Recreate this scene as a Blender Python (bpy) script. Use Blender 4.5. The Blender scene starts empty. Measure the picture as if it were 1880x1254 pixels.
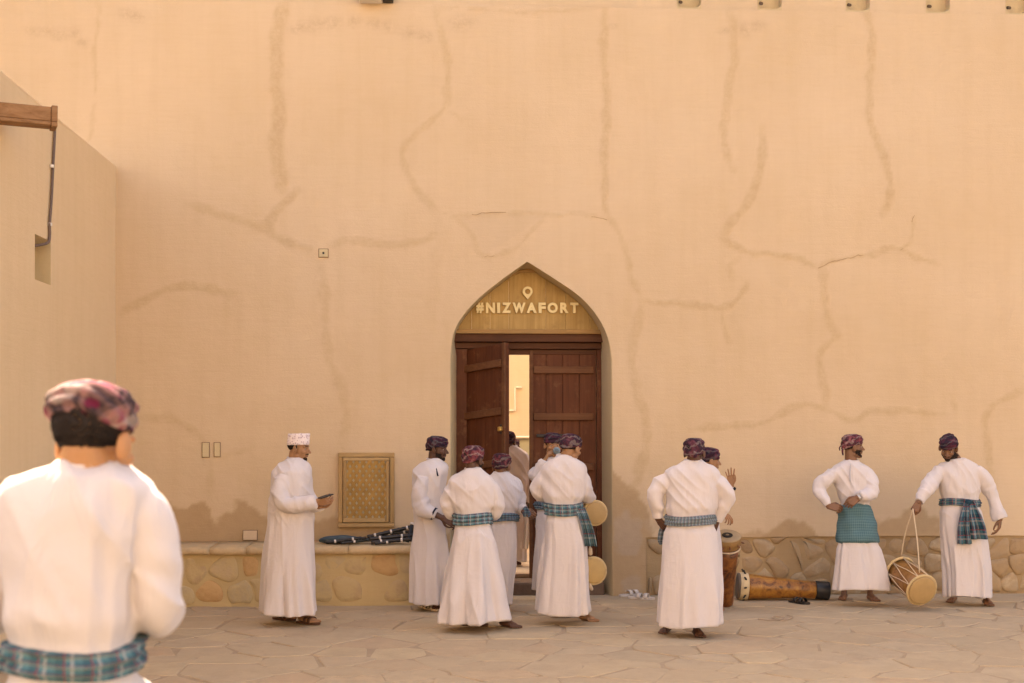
import bpy, math, random
import numpy as np
from mathutils import Vector, Matrix

# ------------------------------------------------------------------ camera, sky, sun, exposure
S = bpy.context.scene
C = S.collection
FPX, CX, HZ, TH, CAMZ = 2611.1, 940.0, 785.0, math.radians(3.31), 1.75
cam_d = bpy.data.cameras.new('camera')
cam = bpy.data.objects.new('camera', cam_d)
C.objects.link(cam)
cam.location = (0, 0, CAMZ)
cam.rotation_euler = (math.radians(90), 0, -TH)
cam_d.lens, cam_d.sensor_width = 50.0, 36.0
cam_d.shift_y = (HZ - 627.0) / 1880.0
cam_d.clip_start, cam_d.clip_end = 0.1, 500.0
cam_d.dof.use_dof = True
cam_d.dof.focus_distance = 13.2
cam_d.dof.aperture_fstop = 4.2
S.camera = cam

SUN_EL = math.radians(47.0)
SUN_AZ = math.radians(-27.0)          # behind the fort wall, to the left
SUNV = Vector((math.sin(SUN_AZ) * math.cos(SUN_EL), math.cos(SUN_AZ) * math.cos(SUN_EL), math.sin(SUN_EL)))
W = bpy.data.worlds.new('World')
S.world = W
W.use_nodes = True
wn = W.node_tree
for n in list(wn.nodes):
    wn.nodes.remove(n)
sky = wn.nodes.new('ShaderNodeTexSky')
sky.sky_type = 'NISHITA'
sky.sun_disc = False
sky.sun_elevation = SUN_EL
sky.sun_rotation = SUN_AZ
sky.air_density = 0.7
sky.dust_density = 5.0
sky.ozone_density = 0.3
bg = wn.nodes.new('ShaderNodeBackground')
bg.inputs['Strength'].default_value = 0.145
wo = wn.nodes.new('ShaderNodeOutputWorld')
wn.links.new(sky.outputs[0], bg.inputs[0])
wn.links.new(bg.outputs[0], wo.inputs[0])
sl = bpy.data.lights.new('sun', 'SUN')
sl.energy = 4.6
sl.angle = math.radians(0.53)
sl.color = (1.0, 0.90, 0.76)
so = bpy.data.objects.new('sun', sl)
so.rotation_euler = (-SUNV).to_track_quat('-Z', 'Y').to_euler()
so.location = SUNV * 60
C.objects.link(so)
S.view_settings.view_transform = 'Standard'
S.view_settings.look = 'None'
S.view_settings.exposure = 2.30
S.view_settings.use_white_balance = True
S.view_settings.white_balance_temperature = 7600
S.view_settings.white_balance_tint = 13
S.view_settings.gamma = 1.0
S.cycles.use_denoising = True
S.cycles.max_bounces = 8
S.cycles.diffuse_bounces = 5
S.cycles.sample_clamp_indirect = 8.0

random.seed(7)
rng = np.random.default_rng(11)

# ------------------------------------------------------------------ where a thing stands
CT, ST = math.cos(TH), math.sin(TH)
RT = np.array([CT, -ST, 0.0])          # to the right, parallel to the picture
FW = np.array([ST, CT, 0.0])           # away from the camera
UP = np.array([0.0, 0.0, 1.0])

def at_depth(px, py, d):
    r, u = (px - CX) / FPX, (HZ - py) / FPX
    return np.array([(ST + r * CT) * d, (CT - r * ST) * d, CAMZ + u * d])

def at_y(px, py, Y):
    r = (px - CX) / FPX
    return at_depth(px, py, Y / (CT - r * ST))

def ground(px, py, z=0.0):
    return at_depth(px, py, FPX * (CAMZ - z) / (py - HZ))

WY = 14.71                              # front face of the fort wall

# ------------------------------------------------------------------ helpers
def vnoise(P, seed=0):
    P = np.asarray(P, float)
    i = np.floor(P).astype(np.int64)
    f = P - i
    f = f * f * (3 - 2 * f)
    def h(ix, iy, iz):
        n = (ix * 374761393 + iy * 668265263 + iz * 1274126177 + seed * 144665) & 0xffffffff
        n = ((n ^ (n >> 13)) * 1274126177) & 0xffffffff
        return ((n ^ (n >> 16)) & 0xffff) / 65535.0
    r = 0
    for a in (0, 1):
        for b in (0, 1):
            for c in (0, 1):
                w = (f[:, 0] if a else 1 - f[:, 0]) * (f[:, 1] if b else 1 - f[:, 1]) * (f[:, 2] if c else 1 - f[:, 2])
                r = r + w * h(i[:, 0] + a, i[:, 1] + b, i[:, 2] + c)
    return r * 2 - 1

def fbm(P, seed=0, oct=4):
    P = np.asarray(P, float)
    r, a = 0, 0.5
    for k in range(oct):
        r = r + a * vnoise(P * (2 ** k) + k * 7.3, seed + k)
        a *= 0.5
    return r

def sstep(a, b, x):
    t = np.clip((x - a) / (b - a), 0, 1)
    return t * t * (3 - 2 * t)

class Buf:
    """collects shapes into one mesh"""
    def __init__(s):
        s.V, s.F, s.uv, s.n = [], [], [], 0
    def add(s, V, F, uv=None):
        V = np.asarray(V, float)
        s.V.append(V)
        s.F += [tuple(int(i) + s.n for i in f) for f in F]
        s.uv += uv if uv is not None else [None] * len(F)
        s.n += len(V)
        return s
    def verts(s):
        return np.vstack(s.V)

def box(p0, p1, b=None):
    x0, y0, z0 = p0; x1, y1, z1 = p1
    V = [(x0, y0, z0), (x1, y0, z0), (x1, y1, z0), (x0, y1, z0), (x0, y0, z1), (x1, y0, z1), (x1, y1, z1), (x0, y1, z1)]
    F = [(0, 3, 2, 1), (4, 5, 6, 7), (0, 1, 5, 4), (1, 2, 6, 5), (2, 3, 7, 6), (3, 0, 4, 7)]
    b = b or Buf()
    return b.add(V, F)

def grid_faces(nr, na, closed=True):
    F = []
    for i in range(nr - 1):
        for j in range(na if closed else na - 1):
            k = (j + 1) % na
            F.append((i * na + j, i * na + k, (i + 1) * na + k, (i + 1) * na + j))
    return F

def loft(rings, cap=True, uvs=False):
    """rings: (nr, na, 3)"""
    R = np.asarray(rings, float)
    nr, na = R.shape[:2]
    V = R.reshape(-1, 3)
    F = grid_faces(nr, na)
    uv = None
    if uvs:
        uv = []
        for i in range(nr - 1):
            for j in range(na):
                a, c, e, g = j / na, (j + 1) / na, i / (nr - 1), (i + 1) / (nr - 1)
                uv.append([(a, e), (c, e), (c, g), (a, g)])
    if cap:
        V = np.vstack([V, R[0].mean(0), R[-1].mean(0)])
        n = nr * na
        for j in range(na):
            k = (j + 1) % na
            F.append((n, k, j))
            F.append((n + 1, (nr - 1) * na + j, (nr - 1) * na + k))
        if uv is not None:
            uv += [[(0, 0)] * 3] * (2 * na)
    return V, F, uv

def unit(v):
    v = np.asarray(v, float)
    return v / (np.linalg.norm(v) + 1e-12)

def ellipsoid(c, r, M=None, nu=14, nv=9):
    rings = []
    for i in range(nv + 1):
        t = math.pi * (0.03 + 0.94 * i / nv)
        rings.append([(r[0] * math.sin(t) * math.cos(a), r[1] * math.sin(t) * math.sin(a), -r[2] * math.cos(t)) for a in np.linspace(0, 2 * math.pi, nu, endpoint=False)])
    V, F, _ = loft(rings)
    if M is not None:
        V = V @ np.asarray(M).T
    return V + np.asarray(c, float), F

def frame_of(d):
    d = unit(d)
    a = np.array([0, 0, 1.0]) if abs(d[2]) < 0.9 else np.array([1.0, 0, 0])
    x = unit(np.cross(a, d))
    return x, np.cross(d, x), d

def capsule(p0, r0, p1, r1, n=12, flat=1.0):
    p0, p1 = np.asarray(p0, float), np.asarray(p1, float)
    x, y, d = frame_of(p1 - p0)
    rings = []
    A = np.linspace(0, 2 * math.pi, n, endpoint=False)
    def ring(c, r):
        return [c + x * r * math.cos(a) + y * r * flat * math.sin(a) for a in A]
    for k in (0.12, 0.45, 0.75, 1.0):
        rings.append(ring(p0 - d * r0 * math.sqrt(max(0, 1 - k * k)), r0 * k))
    for k in (0.33, 0.66):
        rings.append(ring(p0 + (p1 - p0) * k, r0 + (r1 - r0) * k))
    for k in (1.0, 0.75, 0.45, 0.12):
        rings.append(ring(p1 + d * r1 * math.sqrt(max(0, 1 - k * k)), r1 * k))
    V, F, _ = loft(rings)
    return V, F

def catmull(P, m):
    P = np.asarray(P, float)
    Q = np.vstack([2 * P[0] - P[1], P, 2 * P[-1] - P[-2]])
    out = []
    for i in range(1, len(Q) - 2):
        for k in range(m):
            t = k / m
            a, b, c, d = Q[i - 1], Q[i], Q[i + 1], Q[i + 2]
            out.append(0.5 * (2 * b + (c - a) * t + (2 * a - 5 * b + 4 * c - d) * t * t + (3 * b - a - 3 * c + d) * t ** 3))
    out.append(P[-1])
    return np.array(out)

def tube(P, R, n=10, cap=True, smooth=0, ripple=None, uvs=False, flat=1.0):
    P = np.asarray(P, float)
    R = np.broadcast_to(np.asarray(R, float), (len(P),)).copy()
    if smooth:
        Q = catmull(np.hstack([P, R[:, None]]), smooth)
        P, R = Q[:, :3], Q[:, 3]
    T = np.gradient(P, axis=0)
    x, y, _ = frame_of(T[0])
    rings = []
    A = np.linspace(0, 2 * math.pi, n, endpoint=False)
    L = 0
    for i in range(len(P)):
        d = unit(T[i])
        x = unit(x - d * np.dot(x, d)); y = np.cross(d, x)
        if i: L += np.linalg.norm(P[i] - P[i - 1])
        rr = R[i] * (1 + (ripple(L, A, i / (len(P) - 1)) if ripple else 0 * A))
        rings.append(P[i] + np.cos(A)[:, None] * x * rr[:, None] + np.sin(A)[:, None] * y * (rr * flat)[:, None])
    return loft(rings, cap, uvs)

def wpos(o):
    p = np.zeros(3)
    while o is not None:
        p = p + np.array(o.location); o = o.parent
    return p

def link(name, V, F, mat=None, parent=None, smooth=False, uv=None, attrs=None, bevel=0, auto=None, local=False):
    """one mesh object; V in world metres"""
    V = np.asarray(V, float)
    if parent is not None and not local:
        V = V - wpos(parent)
    me = bpy.data.meshes.new(name)
    F = list(F)
    nv = len(V)
    lt = np.array([len(f) for f in F], np.int32)
    li = np.fromiter((i for f in F for i in f), np.int32, int(lt.sum()))
    me.vertices.add(nv); me.vertices.foreach_set('co', V.ravel())
    me.loops.add(len(li)); me.loops.foreach_set('vertex_index', li)
    me.polygons.add(len(F))
    me.polygons.foreach_set('loop_start', np.concatenate([[0], np.cumsum(lt)[:-1]]).astype(np.int32))
    me.polygons.foreach_set('loop_total', lt)
    if smooth:
        me.polygons.foreach_set('use_smooth', np.ones(len(F), bool))
    else:
        me.polygons.foreach_set('use_smooth', np.zeros(len(F), bool))
    me.update(calc_edges=True)
    me.validate()
    if uv:
        l = me.uv_layers.new(name='UVMap')
        flat = np.array([c for f, u in zip(F, uv) for c in (u if u is not None else [(0, 0)] * len(f))], np.float32)
        l.data.foreach_set('uv', flat.ravel())
    if attrs:
        for k, a in attrs.items():
            at = me.attributes.new(k, 'FLOAT', 'POINT')
            at.data.foreach_set('value', np.asarray(a, np.float32))
    if mat: me.materials.append(mat)
    o = bpy.data.objects.new(name, me)
    C.objects.link(o)
    if parent is not None: o.parent = parent
    if bevel:
        m = o.modifiers.new('bevel', 'BEVEL'); m.width = bevel; m.segments = 2; m.limit_method = 'ANGLE'
    return o

def put(name, b, mat=None, parent=None, smooth=False, bevel=0):
    uv = b.uv if any(u is not None for u in b.uv) else None
    return link(name, b.verts(), b.F, mat, parent, smooth, uv, bevel=bevel)

def empty(name, loc, label=None, cat=None, group=None, kind=None):
    o = bpy.data.objects.new(name, None)
    o.empty_display_size = 0.1
    C.objects.link(o)
    o.location = [float(v) for v in loc]
    return tag(o, label, cat, group, kind)

def tag(o, label=None, cat=None, group=None, kind=None):
    if label: o['label'] = label
    if cat: o['category'] = cat
    if group: o['group'] = group
    if kind: o['kind'] = kind
    return o

def remesh(b, vox, sm=2, fac=0.5):
    """melts the shapes of a Buf into one continuous surface"""
    o = put('remesh_source', b)
    m = o.modifiers.new('r', 'REMESH'); m.mode = 'VOXEL'; m.voxel_size = vox; m.adaptivity = 0
    if sm:
        k = o.modifiers.new('s', 'SMOOTH'); k.factor = fac; k.iterations = sm
    dg = bpy.context.evaluated_depsgraph_get()
    ev = o.evaluated_get(dg)
    me = ev.to_mesh()
    V = np.empty(len(me.vertices) * 3); me.vertices.foreach_get('co', V); V = V.reshape(-1, 3)
    N = np.empty(len(me.vertices) * 3); me.vertex_normals.foreach_get('vector', N); N = N.reshape(-1, 3)
    li = np.empty(len(me.loops), np.int32); me.loops.foreach_get('vertex_index', li)
    F = [tuple(li[i:i + 4]) for i in range(0, len(li), 4)] if len(li) == 4 * len(me.polygons) else [tuple(p.vertices) for p in me.polygons]
    ev.to_mesh_clear()
    d = o.data
    bpy.data.objects.remove(o); bpy.data.meshes.remove(d)
    return V, F, N

# ------------------------------------------------------------------ materials
class Mt:
    def __init__(s, name, rough=0.85, spec=0.25):
        s.m = bpy.data.materials.new(name); s.m.use_nodes = True
        s.t = s.m.node_tree
        s.b = s.t.nodes['Principled BSDF']
        s.b.inputs['Roughness'].default_value = rough
        s.b.inputs['Specular IOR Level'].default_value = spec
        s._tc = None
    def n(s, ty, **kw):
        n = s.t.nodes.new('ShaderNode' + ty)
        for k, v in kw.items():
            if k in n.inputs: s.set(n.inputs[k], v)
            else: setattr(n, k, v)
        return n
    def set(s, i, v):
        if hasattr(v, 'is_output') : s.t.links.new(v, i)
        else: i.default_value = v
    def co(s, kind='Object', scale=(1, 1, 1), rot=(0, 0, 0)):
        if s._tc is None: s._tc = s.n('TexCoord')
        mp = s.n('Mapping'); s.set(mp.inputs['Vector'], s._tc.outputs[kind])
        mp.inputs['Scale'].default_value = scale; mp.inputs['Rotation'].default_value = rot
        return mp.outputs[0]
    def noise(s, scale, detail=4, rough=0.55, co=None, dist=0.0, vec=(1, 1, 1)):
        n = s.n('TexNoise'); n.inputs['Scale'].default_value = scale; n.inputs['Detail'].default_value = detail
        n.inputs['Roughness'].default_value = rough; n.inputs['Distortion'].default_value = dist
        s.set(n.inputs['Vector'], co if co is not None else s.co('Object', vec))
        return n.outputs['Fac']
    def ramp(s, f, stops):
        r = s.n('ValToRGB'); s.set(r.inputs[0], f)
        e = r.color_ramp.elements
        while len(e) < len(stops): e.new(0.5)
        for k, (p, c) in enumerate(stops):
            e[k].position = p; e[k].color = (*c, 1) if not np.isscalar(c) else (c, c, c, 1)
        return r.outputs[0]
    def mix(s, f, a, b, mode='MIX'):
        n = s.t.nodes.new('ShaderNodeMix'); n.data_type = 'RGBA'; n.blend_type = mode
        s.set(n.inputs[0], f)
        for i, v in ((6, a), (7, b)):
            if isinstance(v, tuple): v = (*v, 1) if len(v) == 3 else v
            s.set(n.inputs[i], v)
        return n.outputs[2]
    def math(s, op, a, b=0.0, c=None, clamp=False):
        n = s.n('Math', operation=op); n.use_clamp = clamp
        s.set(n.inputs[0], a); s.set(n.inputs[1], b)
        if c is not None: s.set(n.inputs[2], c)
        return n.outputs[0]
    def attr(s, name):
        return s.n('Attribute', attribute_name=name).outputs['Fac']
    def rnd(s):
        return s.n('ObjectInfo').outputs['Random']
    def col(s, v):
        s.set(s.b.inputs['Base Color'], (*v, 1) if isinstance(v, tuple) and len(v) == 3 else v); return s
    def rough(s, v):
        s.set(s.b.inputs['Roughness'], v); return s
    def bump(s, h, strength=0.4, dist=0.01, prev=None):
        n = s.n('Bump'); n.inputs['Strength'].default_value = strength; n.inputs['Distance'].default_value = dist
        s.set(n.inputs['Height'], h)
        if prev is not None: s.set(n.inputs['Normal'], prev)
        s.t.links.new(n.outputs[0], s.b.inputs['Normal'])
        return n.outputs[0]

def plaster(name, c0, c1, attrs=True):
    m = Mt(name, 0.93, 0.12)
    big = m.noise(0.55, 4, 0.55)
    streak = m.noise(1.0, 5, 0.6, m.co('Object', (7.0, 7.0, 0.55)))
    brush = m.noise(1.0, 5, 0.65, m.co('Object', (3.0, 3.0, 34.0)), 0.4)
    grain = m.noise(70, 4, 0.65)
    col = m.mix(m.ramp(big, [(0.3, 0.0), (0.7, 1.0)]), c0, c1)
    col = m.mix(m.math('MULTIPLY', m.ramp(streak, [(0.45, 0.0), (0.75, 1.0)]), 0.16), col, (c0[0] * 0.80, c0[1] * 0.74, c0[2] * 0.62))
    col = m.mix(m.math('MULTIPLY', m.ramp(brush, [(0.35, 1.0), (0.6, 0.0)]), 0.10), col, (c0[0] * 0.84, c0[1] * 0.78, c0[2] * 0.68))
    patch = m.ramp(m.noise(1.7, 6, 0.62, None, 0.7), [(0.50, 0.0), (0.56, 1.0)])
    col = m.mix(m.math('MULTIPLY', patch, 0.10), col, (c1[0] * 1.04, c1[1] * 1.02, c1[2] * 1.04))
    dust = m.ramp(m.noise(30, 6, 0.75), [(0.58, 0.0), (0.72, 1.0)])
    col = m.mix(m.math('MULTIPLY', dust, 0.13), col, (c0[0] * 0.66, c0[1] * 0.6, c0[2] * 0.5))
    if attrs:
        st = m.attr('stain')
        blot = m.ramp(m.noise(13, 6, 0.75), [(0.32, 0.25), (0.62, 1.0)])
        col = m.mix(m.math('MULTIPLY', m.math('MULTIPLY', st, blot), 0.54), col, (0.43, 0.295, 0.155))
        ol = m.attr('mould')
        col = m.mix(m.math('MULTIPLY', m.math('MULTIPLY', ol, m.ramp(m.noise(14, 5, 0.75), [(0.35, 0.0), (0.6, 1.0)])), 0.45), col, (0.38, 0.265, 0.17))
        dm = m.attr('damp')
        dcol = m.mix(m.noise(8, 5, 0.7), (0.33, 0.205, 0.095), (0.45, 0.31, 0.165))
        col = m.mix(m.math('MULTIPLY', dm, 0.85), col, dcol)
        pt = m.attr('pale')
        col = m.mix(m.math('MULTIPLY', pt, 0.75), col, m.mix(m.noise(12, 5, 0.7), (0.38, 0.29, 0.20), (0.52, 0.40, 0.28)))
    m.col(col)
    h = m.math('ADD', m.math('MULTIPLY', m.noise(5, 3), 0.9), m.math('ADD', m.math('MULTIPLY', brush, 0.3), m.math('MULTIPLY', grain, 0.35)))
    m.bump(h, 0.5, 0.013)
    return m.m

def wood(name, dark, light, along='Z', sc=1.0, rough=0.65, wear=None):
    m = Mt(name, rough, 0.16)
    v = {'Z': (26, 26, 1.1), 'X': (1.1, 26, 26), 'Y': (26, 1.1, 26)}[along]
    g = m.noise(1.0, 6, 0.65, m.co('Object', tuple(k * sc for k in v)), 0.6)
    b = m.noise(2.2, 4)
    col = m.mix(m.ramp(g, [(0.3, 0.0), (0.72, 1.0)]), dark, light)
    col = m.mix(m.math('MULTIPLY', m.ramp(b, [(0.4, 0.0), (0.7, 1.0)]), 0.45), col, tuple(k * 0.62 for k in dark))
    r = m.rnd()
    col = m.mix(m.math('MULTIPLY', r, 0.35), col, tuple(k * 0.8 for k in dark))
    if wear:
        col = m.mix(m.math('MULTIPLY', m.ramp(m.noise(6, 5, 0.7), [(0.55, 0.0), (0.72, 1.0)]), 0.5), col, wear)
    m.col(col)
    m.bump(g, 0.35, 0.004)
    return m.m

def flat(name, c, rough=0.7, spec=0.3, var=0.12, scale=20, metal=0.0, bump=0.15):
    m = Mt(name, rough, spec)
    f = m.noise(scale, 4, 0.6)
    m.col(m.mix(f, tuple(k * (1 - var * 1.6) for k in c), tuple(min(1, k * (1 + var)) for k in c)))
    m.b.inputs['Metallic'].default_value = metal
    if bump: m.bump(f, bump, 0.004)
    return m.m

def cloth(name, c):
    m = Mt(name, 0.88, 0.15)
    m.b.inputs['Sheen Weight'].default_value = 0.12
    b = m.noise(2.3, 3)
    m.col(m.mix(b, tuple(k * 0.96 for k in c), c))
    w1 = m.noise(1.0, 4, 0.55, m.co('Object', (11, 11, 4)), 0.8)
    w2 = m.noise(1.0, 3, 0.5, m.co('Object', (9, 9, 26), (0.5, 0.35, 0)), 0.8)
    wv = m.noise(240, 2)
    rg = m.noise(1.0, 2, 0.5, m.co('Object', (8, 8, 2.4)), 1.2)
    rg = m.math('POWER', m.math('SUBTRACT', 1.0, m.math('ABSOLUTE', m.math('MULTIPLY_ADD', rg, 2.0, -1.0))), 9.0)
    w1 = m.math('ADD', w1, m.math('MULTIPLY', rg, 0.55))
    h = m.math('ADD', m.math('ADD', m.math('MULTIPLY', w1, 1.0), m.math('MULTIPLY', w2, 0.55)), m.math('MULTIPLY', wv, 0.05))
    m.bump(h, 0.24, 0.014)
    return m.m

def plaid(name, base, dark, light, fu, fv, k=1.0):
    m = Mt(name, 0.9, 0.1)
    uv = m.n('TexCoord').outputs['UV']
    sp = m.n('SeparateXYZ'); m.set(sp.inputs[0], uv)
    def st(c, f, a, w):
        x = m.math('FRACT', m.math('ADD', m.math('MULTIPLY', c, f), a))
        return m.math('LESS_THAN', x, w)
    col = m.mix(m.noise(14, 3), base, tuple(k * 1.35 for k in base))
    for c, f in ((sp.outputs[0], fu), (sp.outputs[1], fv)):
        col = m.mix(m.math('MULTIPLY', st(c, f, 0.1, 0.34), 0.6), col, dark)
    for c, f in ((sp.outputs[0], fu), (sp.outputs[1], fv)):
        col = m.mix(m.math('MULTIPLY', st(c, f, 0.55, 0.13), 0.6), col, light)
        col = m.mix(m.math('MULTIPLY', st(c, f, 0.80, 0.07), 0.7 if k == 1.0 else 0.0), col, (0.25, 0.05, 0.06))
    m.col(col)
    m.bump(m.noise(1.0, 4, 0.6, m.co('Object', (12, 12, 60)), 0.5), 0.5, 0.008)
    return m.m

def turban_mat(name, cols, seed, sc=1.0):
    m = Mt(name, 0.85, 0.12)
    co = m.co('Object', (1, 1, 1), (seed * 0.9, seed * 1.7, seed * 0.4))
    wv = m.n('TexWave'); wv.wave_type = 'BANDS'; wv.bands_direction = 'Z'
    wv.inputs['Scale'].default_value = 6 * sc; wv.inputs['Distortion'].default_value = 9.0; wv.inputs['Detail'].default_value = 3; wv.inputs['Detail Scale'].default_value = 1.6
    m.set(wv.inputs['Vector'], m.co('Object', (1, 1, 1), (0.25, 0.2, 0)))
    vo = m.n('TexVoronoi'); vo.inputs['Scale'].default_value = 38 * sc; m.set(vo.inputs['Vector'], co)
    n = m.noise(16 * sc, 4, 0.6, co, 0.8)
    col = m.ramp(n, [(0.30, cols[0]), (0.44, cols[1]), (0.54, cols[0]), (0.66, cols[2])])
    col = m.mix(m.math('MULTIPLY', m.ramp(wv.outputs['Fac'], [(0.78, 0.0), (0.93, 1.0)]), 0.5), col, cols[3])
    col = m.mix(m.math('MULTIPLY', m.ramp(vo.outputs['Distance'], [(0.20, 1.0), (0.34, 0.0)]), 0.65), col, cols[4])
    m.col(col)
    m.bump(m.noise(60, 3), 0.4, 0.004)
    return m.m

def skin_mat(name, c, sss=0.0):
    m = Mt(name, 0.5, 0.35)
    f = m.noise(22, 4, 0.6)
    m.col(m.mix(f, tuple(k * 0.82 for k in c), tuple(min(1, k * 1.15) for k in c)))
    if sss:
        m.b.inputs['Subsurface Weight'].default_value = sss
        m.b.inputs['Subsurface Radius'].default_value = (1.0, 0.25, 0.1)
        m.b.inputs['Subsurface Scale'].default_value = 0.02
    m.bump(m.noise(180, 2), 0.1, 0.002)
    return m.m

def stone_mat(name, cols, gloss=0.88, mort=None, dust=None):
    m = Mt(name, gloss, 0.2)
    r = m.rnd()
    col = m.ramp(r, [(i / max(1, len(cols) - 1), c) for i, c in enumerate(cols)])
    a = m.noise(5, 5, 0.65, None, 0.5)
    b = m.noise(26, 5, 0.7)
    col = m.mix(m.math('MULTIPLY', m.ramp(a, [(0.35, 1.0), (0.6, 0.0)]), 0.38), col, tuple(k * 0.72 for k in cols[0]))
    col = m.mix(m.math('MULTIPLY', m.ramp(b, [(0.45, 0.0), (0.7, 1.0)]), 0.25), col, tuple(min(1, k * 1.25) for k in cols[-1]))
    if dust:
        col = m.mix(m.math('MULTIPLY', m.ramp(m.noise(0.9, 7, 0.68, None, 0.6), [(0.40, 0.0), (0.60, 1.0)]), 0.6), col, dust)
        col = m.mix(m.math('MULTIPLY', m.ramp(m.noise(11, 6, 0.75), [(0.60, 0.0), (0.70, 1.0)]), 0.25), col, tuple(k * 0.6 for k in cols[0]))
    if mort:
        col = m.mix(m.math('MULTIPLY', m.ramp(m.noise(7, 5, 0.7), [(0.40, 0.0), (0.56, 1.0)]), 0.85), col, mort)
    m.col(col)
    m.bump(m.math('ADD', a, m.math('MULTIPLY', b, 0.6)), 0.7, 0.014)
    return m.m
# ------------------------------------------------------------------ material set
M_WALL = plaster('ochre_plaster', (0.575, 0.428, 0.266), (0.625, 0.478, 0.316))
M_SIDE = plaster('pinkish_plaster', (0.72, 0.54, 0.32), (0.76, 0.58, 0.36), False)
M_MORT = plaster('earth_mortar', (0.27, 0.175, 0.09), (0.48, 0.345, 0.19), False)
M_BMORT = plaster('bench_mortar', (0.48, 0.35, 0.17), (0.56, 0.43, 0.23), False)
M_STONE = stone_mat('rubble_stone', [(0.31, 0.205, 0.115), (0.46, 0.34, 0.20), (0.35, 0.25, 0.15), (0.54, 0.42, 0.27), (0.30, 0.19, 0.10)], 0.9, (0.40, 0.275, 0.15))
M_BSTONE = stone_mat('bench_stone', [(0.45, 0.34, 0.19), (0.50, 0.40, 0.24), (0.48, 0.33, 0.17), (0.53, 0.44, 0.28), (0.43, 0.33, 0.20)], 0.9, (0.52, 0.395, 0.205))
M_ORANGE = stone_mat('orange_stone', [(0.50, 0.31, 0.14), (0.52, 0.33, 0.15)], 0.9, (0.55, 0.36, 0.17))
M_CAP = stone_mat('bench_capping', [(0.52, 0.37, 0.20), (0.58, 0.43, 0.25)], 0.9)
M_FLAG = stone_mat('flagstone', [(0.42, 0.31, 0.195), (0.48, 0.365, 0.235), (0.44, 0.33, 0.215), (0.51, 0.385, 0.235), (0.47, 0.325, 0.20), (0.42, 0.32, 0.205)], 0.85, None, (0.46, 0.345, 0.215))
M_JOINT = flat('joint_earth', (0.40, 0.295, 0.19), 0.95, 0.1, 0.2, 6)
M_DARKW = wood('dark_door_wood', (0.085, 0.026, 0.011), (0.165, 0.058, 0.025), 'Z', 1.0, 0.6, (0.24, 0.115, 0.055))
M_DARKX = wood('dark_beam_wood', (0.075, 0.028, 0.013), (0.145, 0.058, 0.027), 'X', 1.0, 0.6)
M_RAIL = wood('rail_wood', (0.115, 0.046, 0.02), (0.20, 0.088, 0.04), 'X', 1.0, 0.6)
M_GOLDW = wood('golden_board_wood', (0.33, 0.20, 0.065), (0.50, 0.335, 0.125), 'Z', 0.8, 0.6, (0.25, 0.145, 0.05))
M_LATW = wood('lattice_wood', (0.36, 0.20, 0.05), (0.52, 0.31, 0.09), 'Z', 1.0, 0.6)
M_FRAMEW = wood('panel_frame_wood', (0.37, 0.22, 0.085), (0.52, 0.335, 0.145), 'Z', 1.0, 0.6)
M_SPOUT = wood('spout_wood', (0.24, 0.12, 0.05), (0.42, 0.24, 0.12), 'X', 1.0, 0.7)
M_LETTER = flat('letter_paint', (0.74, 0.60, 0.30), 0.5, 0.4, 0.05)
M_IRON = flat('black_iron', (0.02, 0.017, 0.015), 0.5, 0.4, 0.2)
M_BRASS = flat('brass', (0.55, 0.34, 0.10), 0.35, 0.5, 0.1, 20, 0.8)
M_COVER = flat('cover_plate', (0.62, 0.47, 0.31), 0.7, 0.2, 0.08)
M_PALE = flat('pale_backing', (0.70, 0.66, 0.58), 0.8, 0.2, 0.05)
M_CABLE = flat('grey_cable', (0.16, 0.11, 0.085), 0.6, 0.3, 0.1)
M_CLIP = flat('white_clip', (0.75, 0.70, 0.62), 0.6, 0.3, 0.05)

# ------------------------------------------------------------------ voronoi pieces
def clip(poly, nx, ny, c):
    out = []
    for i in range(len(poly)):
        a, b = poly[i], poly[(i + 1) % len(poly)]
        da, db = a[0] * nx + a[1] * ny - c, b[0] * nx + b[1] * ny - c
        if da <= 0: out.append(a)
        if da * db < 0:
            t = da / (da - db)
            out.append((a[0] + (b[0] - a[0]) * t, a[1] + (b[1] - a[1]) * t))
    return out

def cells(x0, x1, y0, y1, size, jit, seed, ax=1.0):
    r = random.Random(seed)
    nx, ny = max(1, round((x1 - x0) / (size * ax))), max(1, round((y1 - y0) / size))
    dx, dy = (x1 - x0) / nx, (y1 - y0) / ny
    pts = {}
    for i in range(-1, nx + 1):
        for j in range(-1, ny + 1):
            pts[i, j] = (x0 + (i + 0.5 + (0.5 if j % 2 else 0) * 0.8 + r.uniform(-jit, jit)) * dx, y0 + (j + 0.5 + r.uniform(-jit, jit)) * dy)
    out = []
    for (i, j), p in pts.items():
        poly = [(x0, y0), (x1, y0), (x1, y1), (x0, y1)]
        for a in range(-3, 4):
            for b in range(-3, 4):
                q = pts.get((i + a, j + b))
                if q is None or (a == 0 and b == 0) or not poly: continue
                nx_, ny_ = q[0] - p[0], q[1] - p[1]
                poly = clip(poly, nx_, ny_, (q[0] ** 2 + q[1] ** 2 - p[0] ** 2 - p[1] ** 2) / 2)
        if len(poly) >= 3:
            A = 0.5 * sum(poly[k][0] * poly[(k + 1) % len(poly)][1] - poly[(k + 1) % len(poly)][0] * poly[k][1] for k in range(len(poly)))
            if abs(A) > 0.004: out.append(np.array(poly))
    return out

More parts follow.
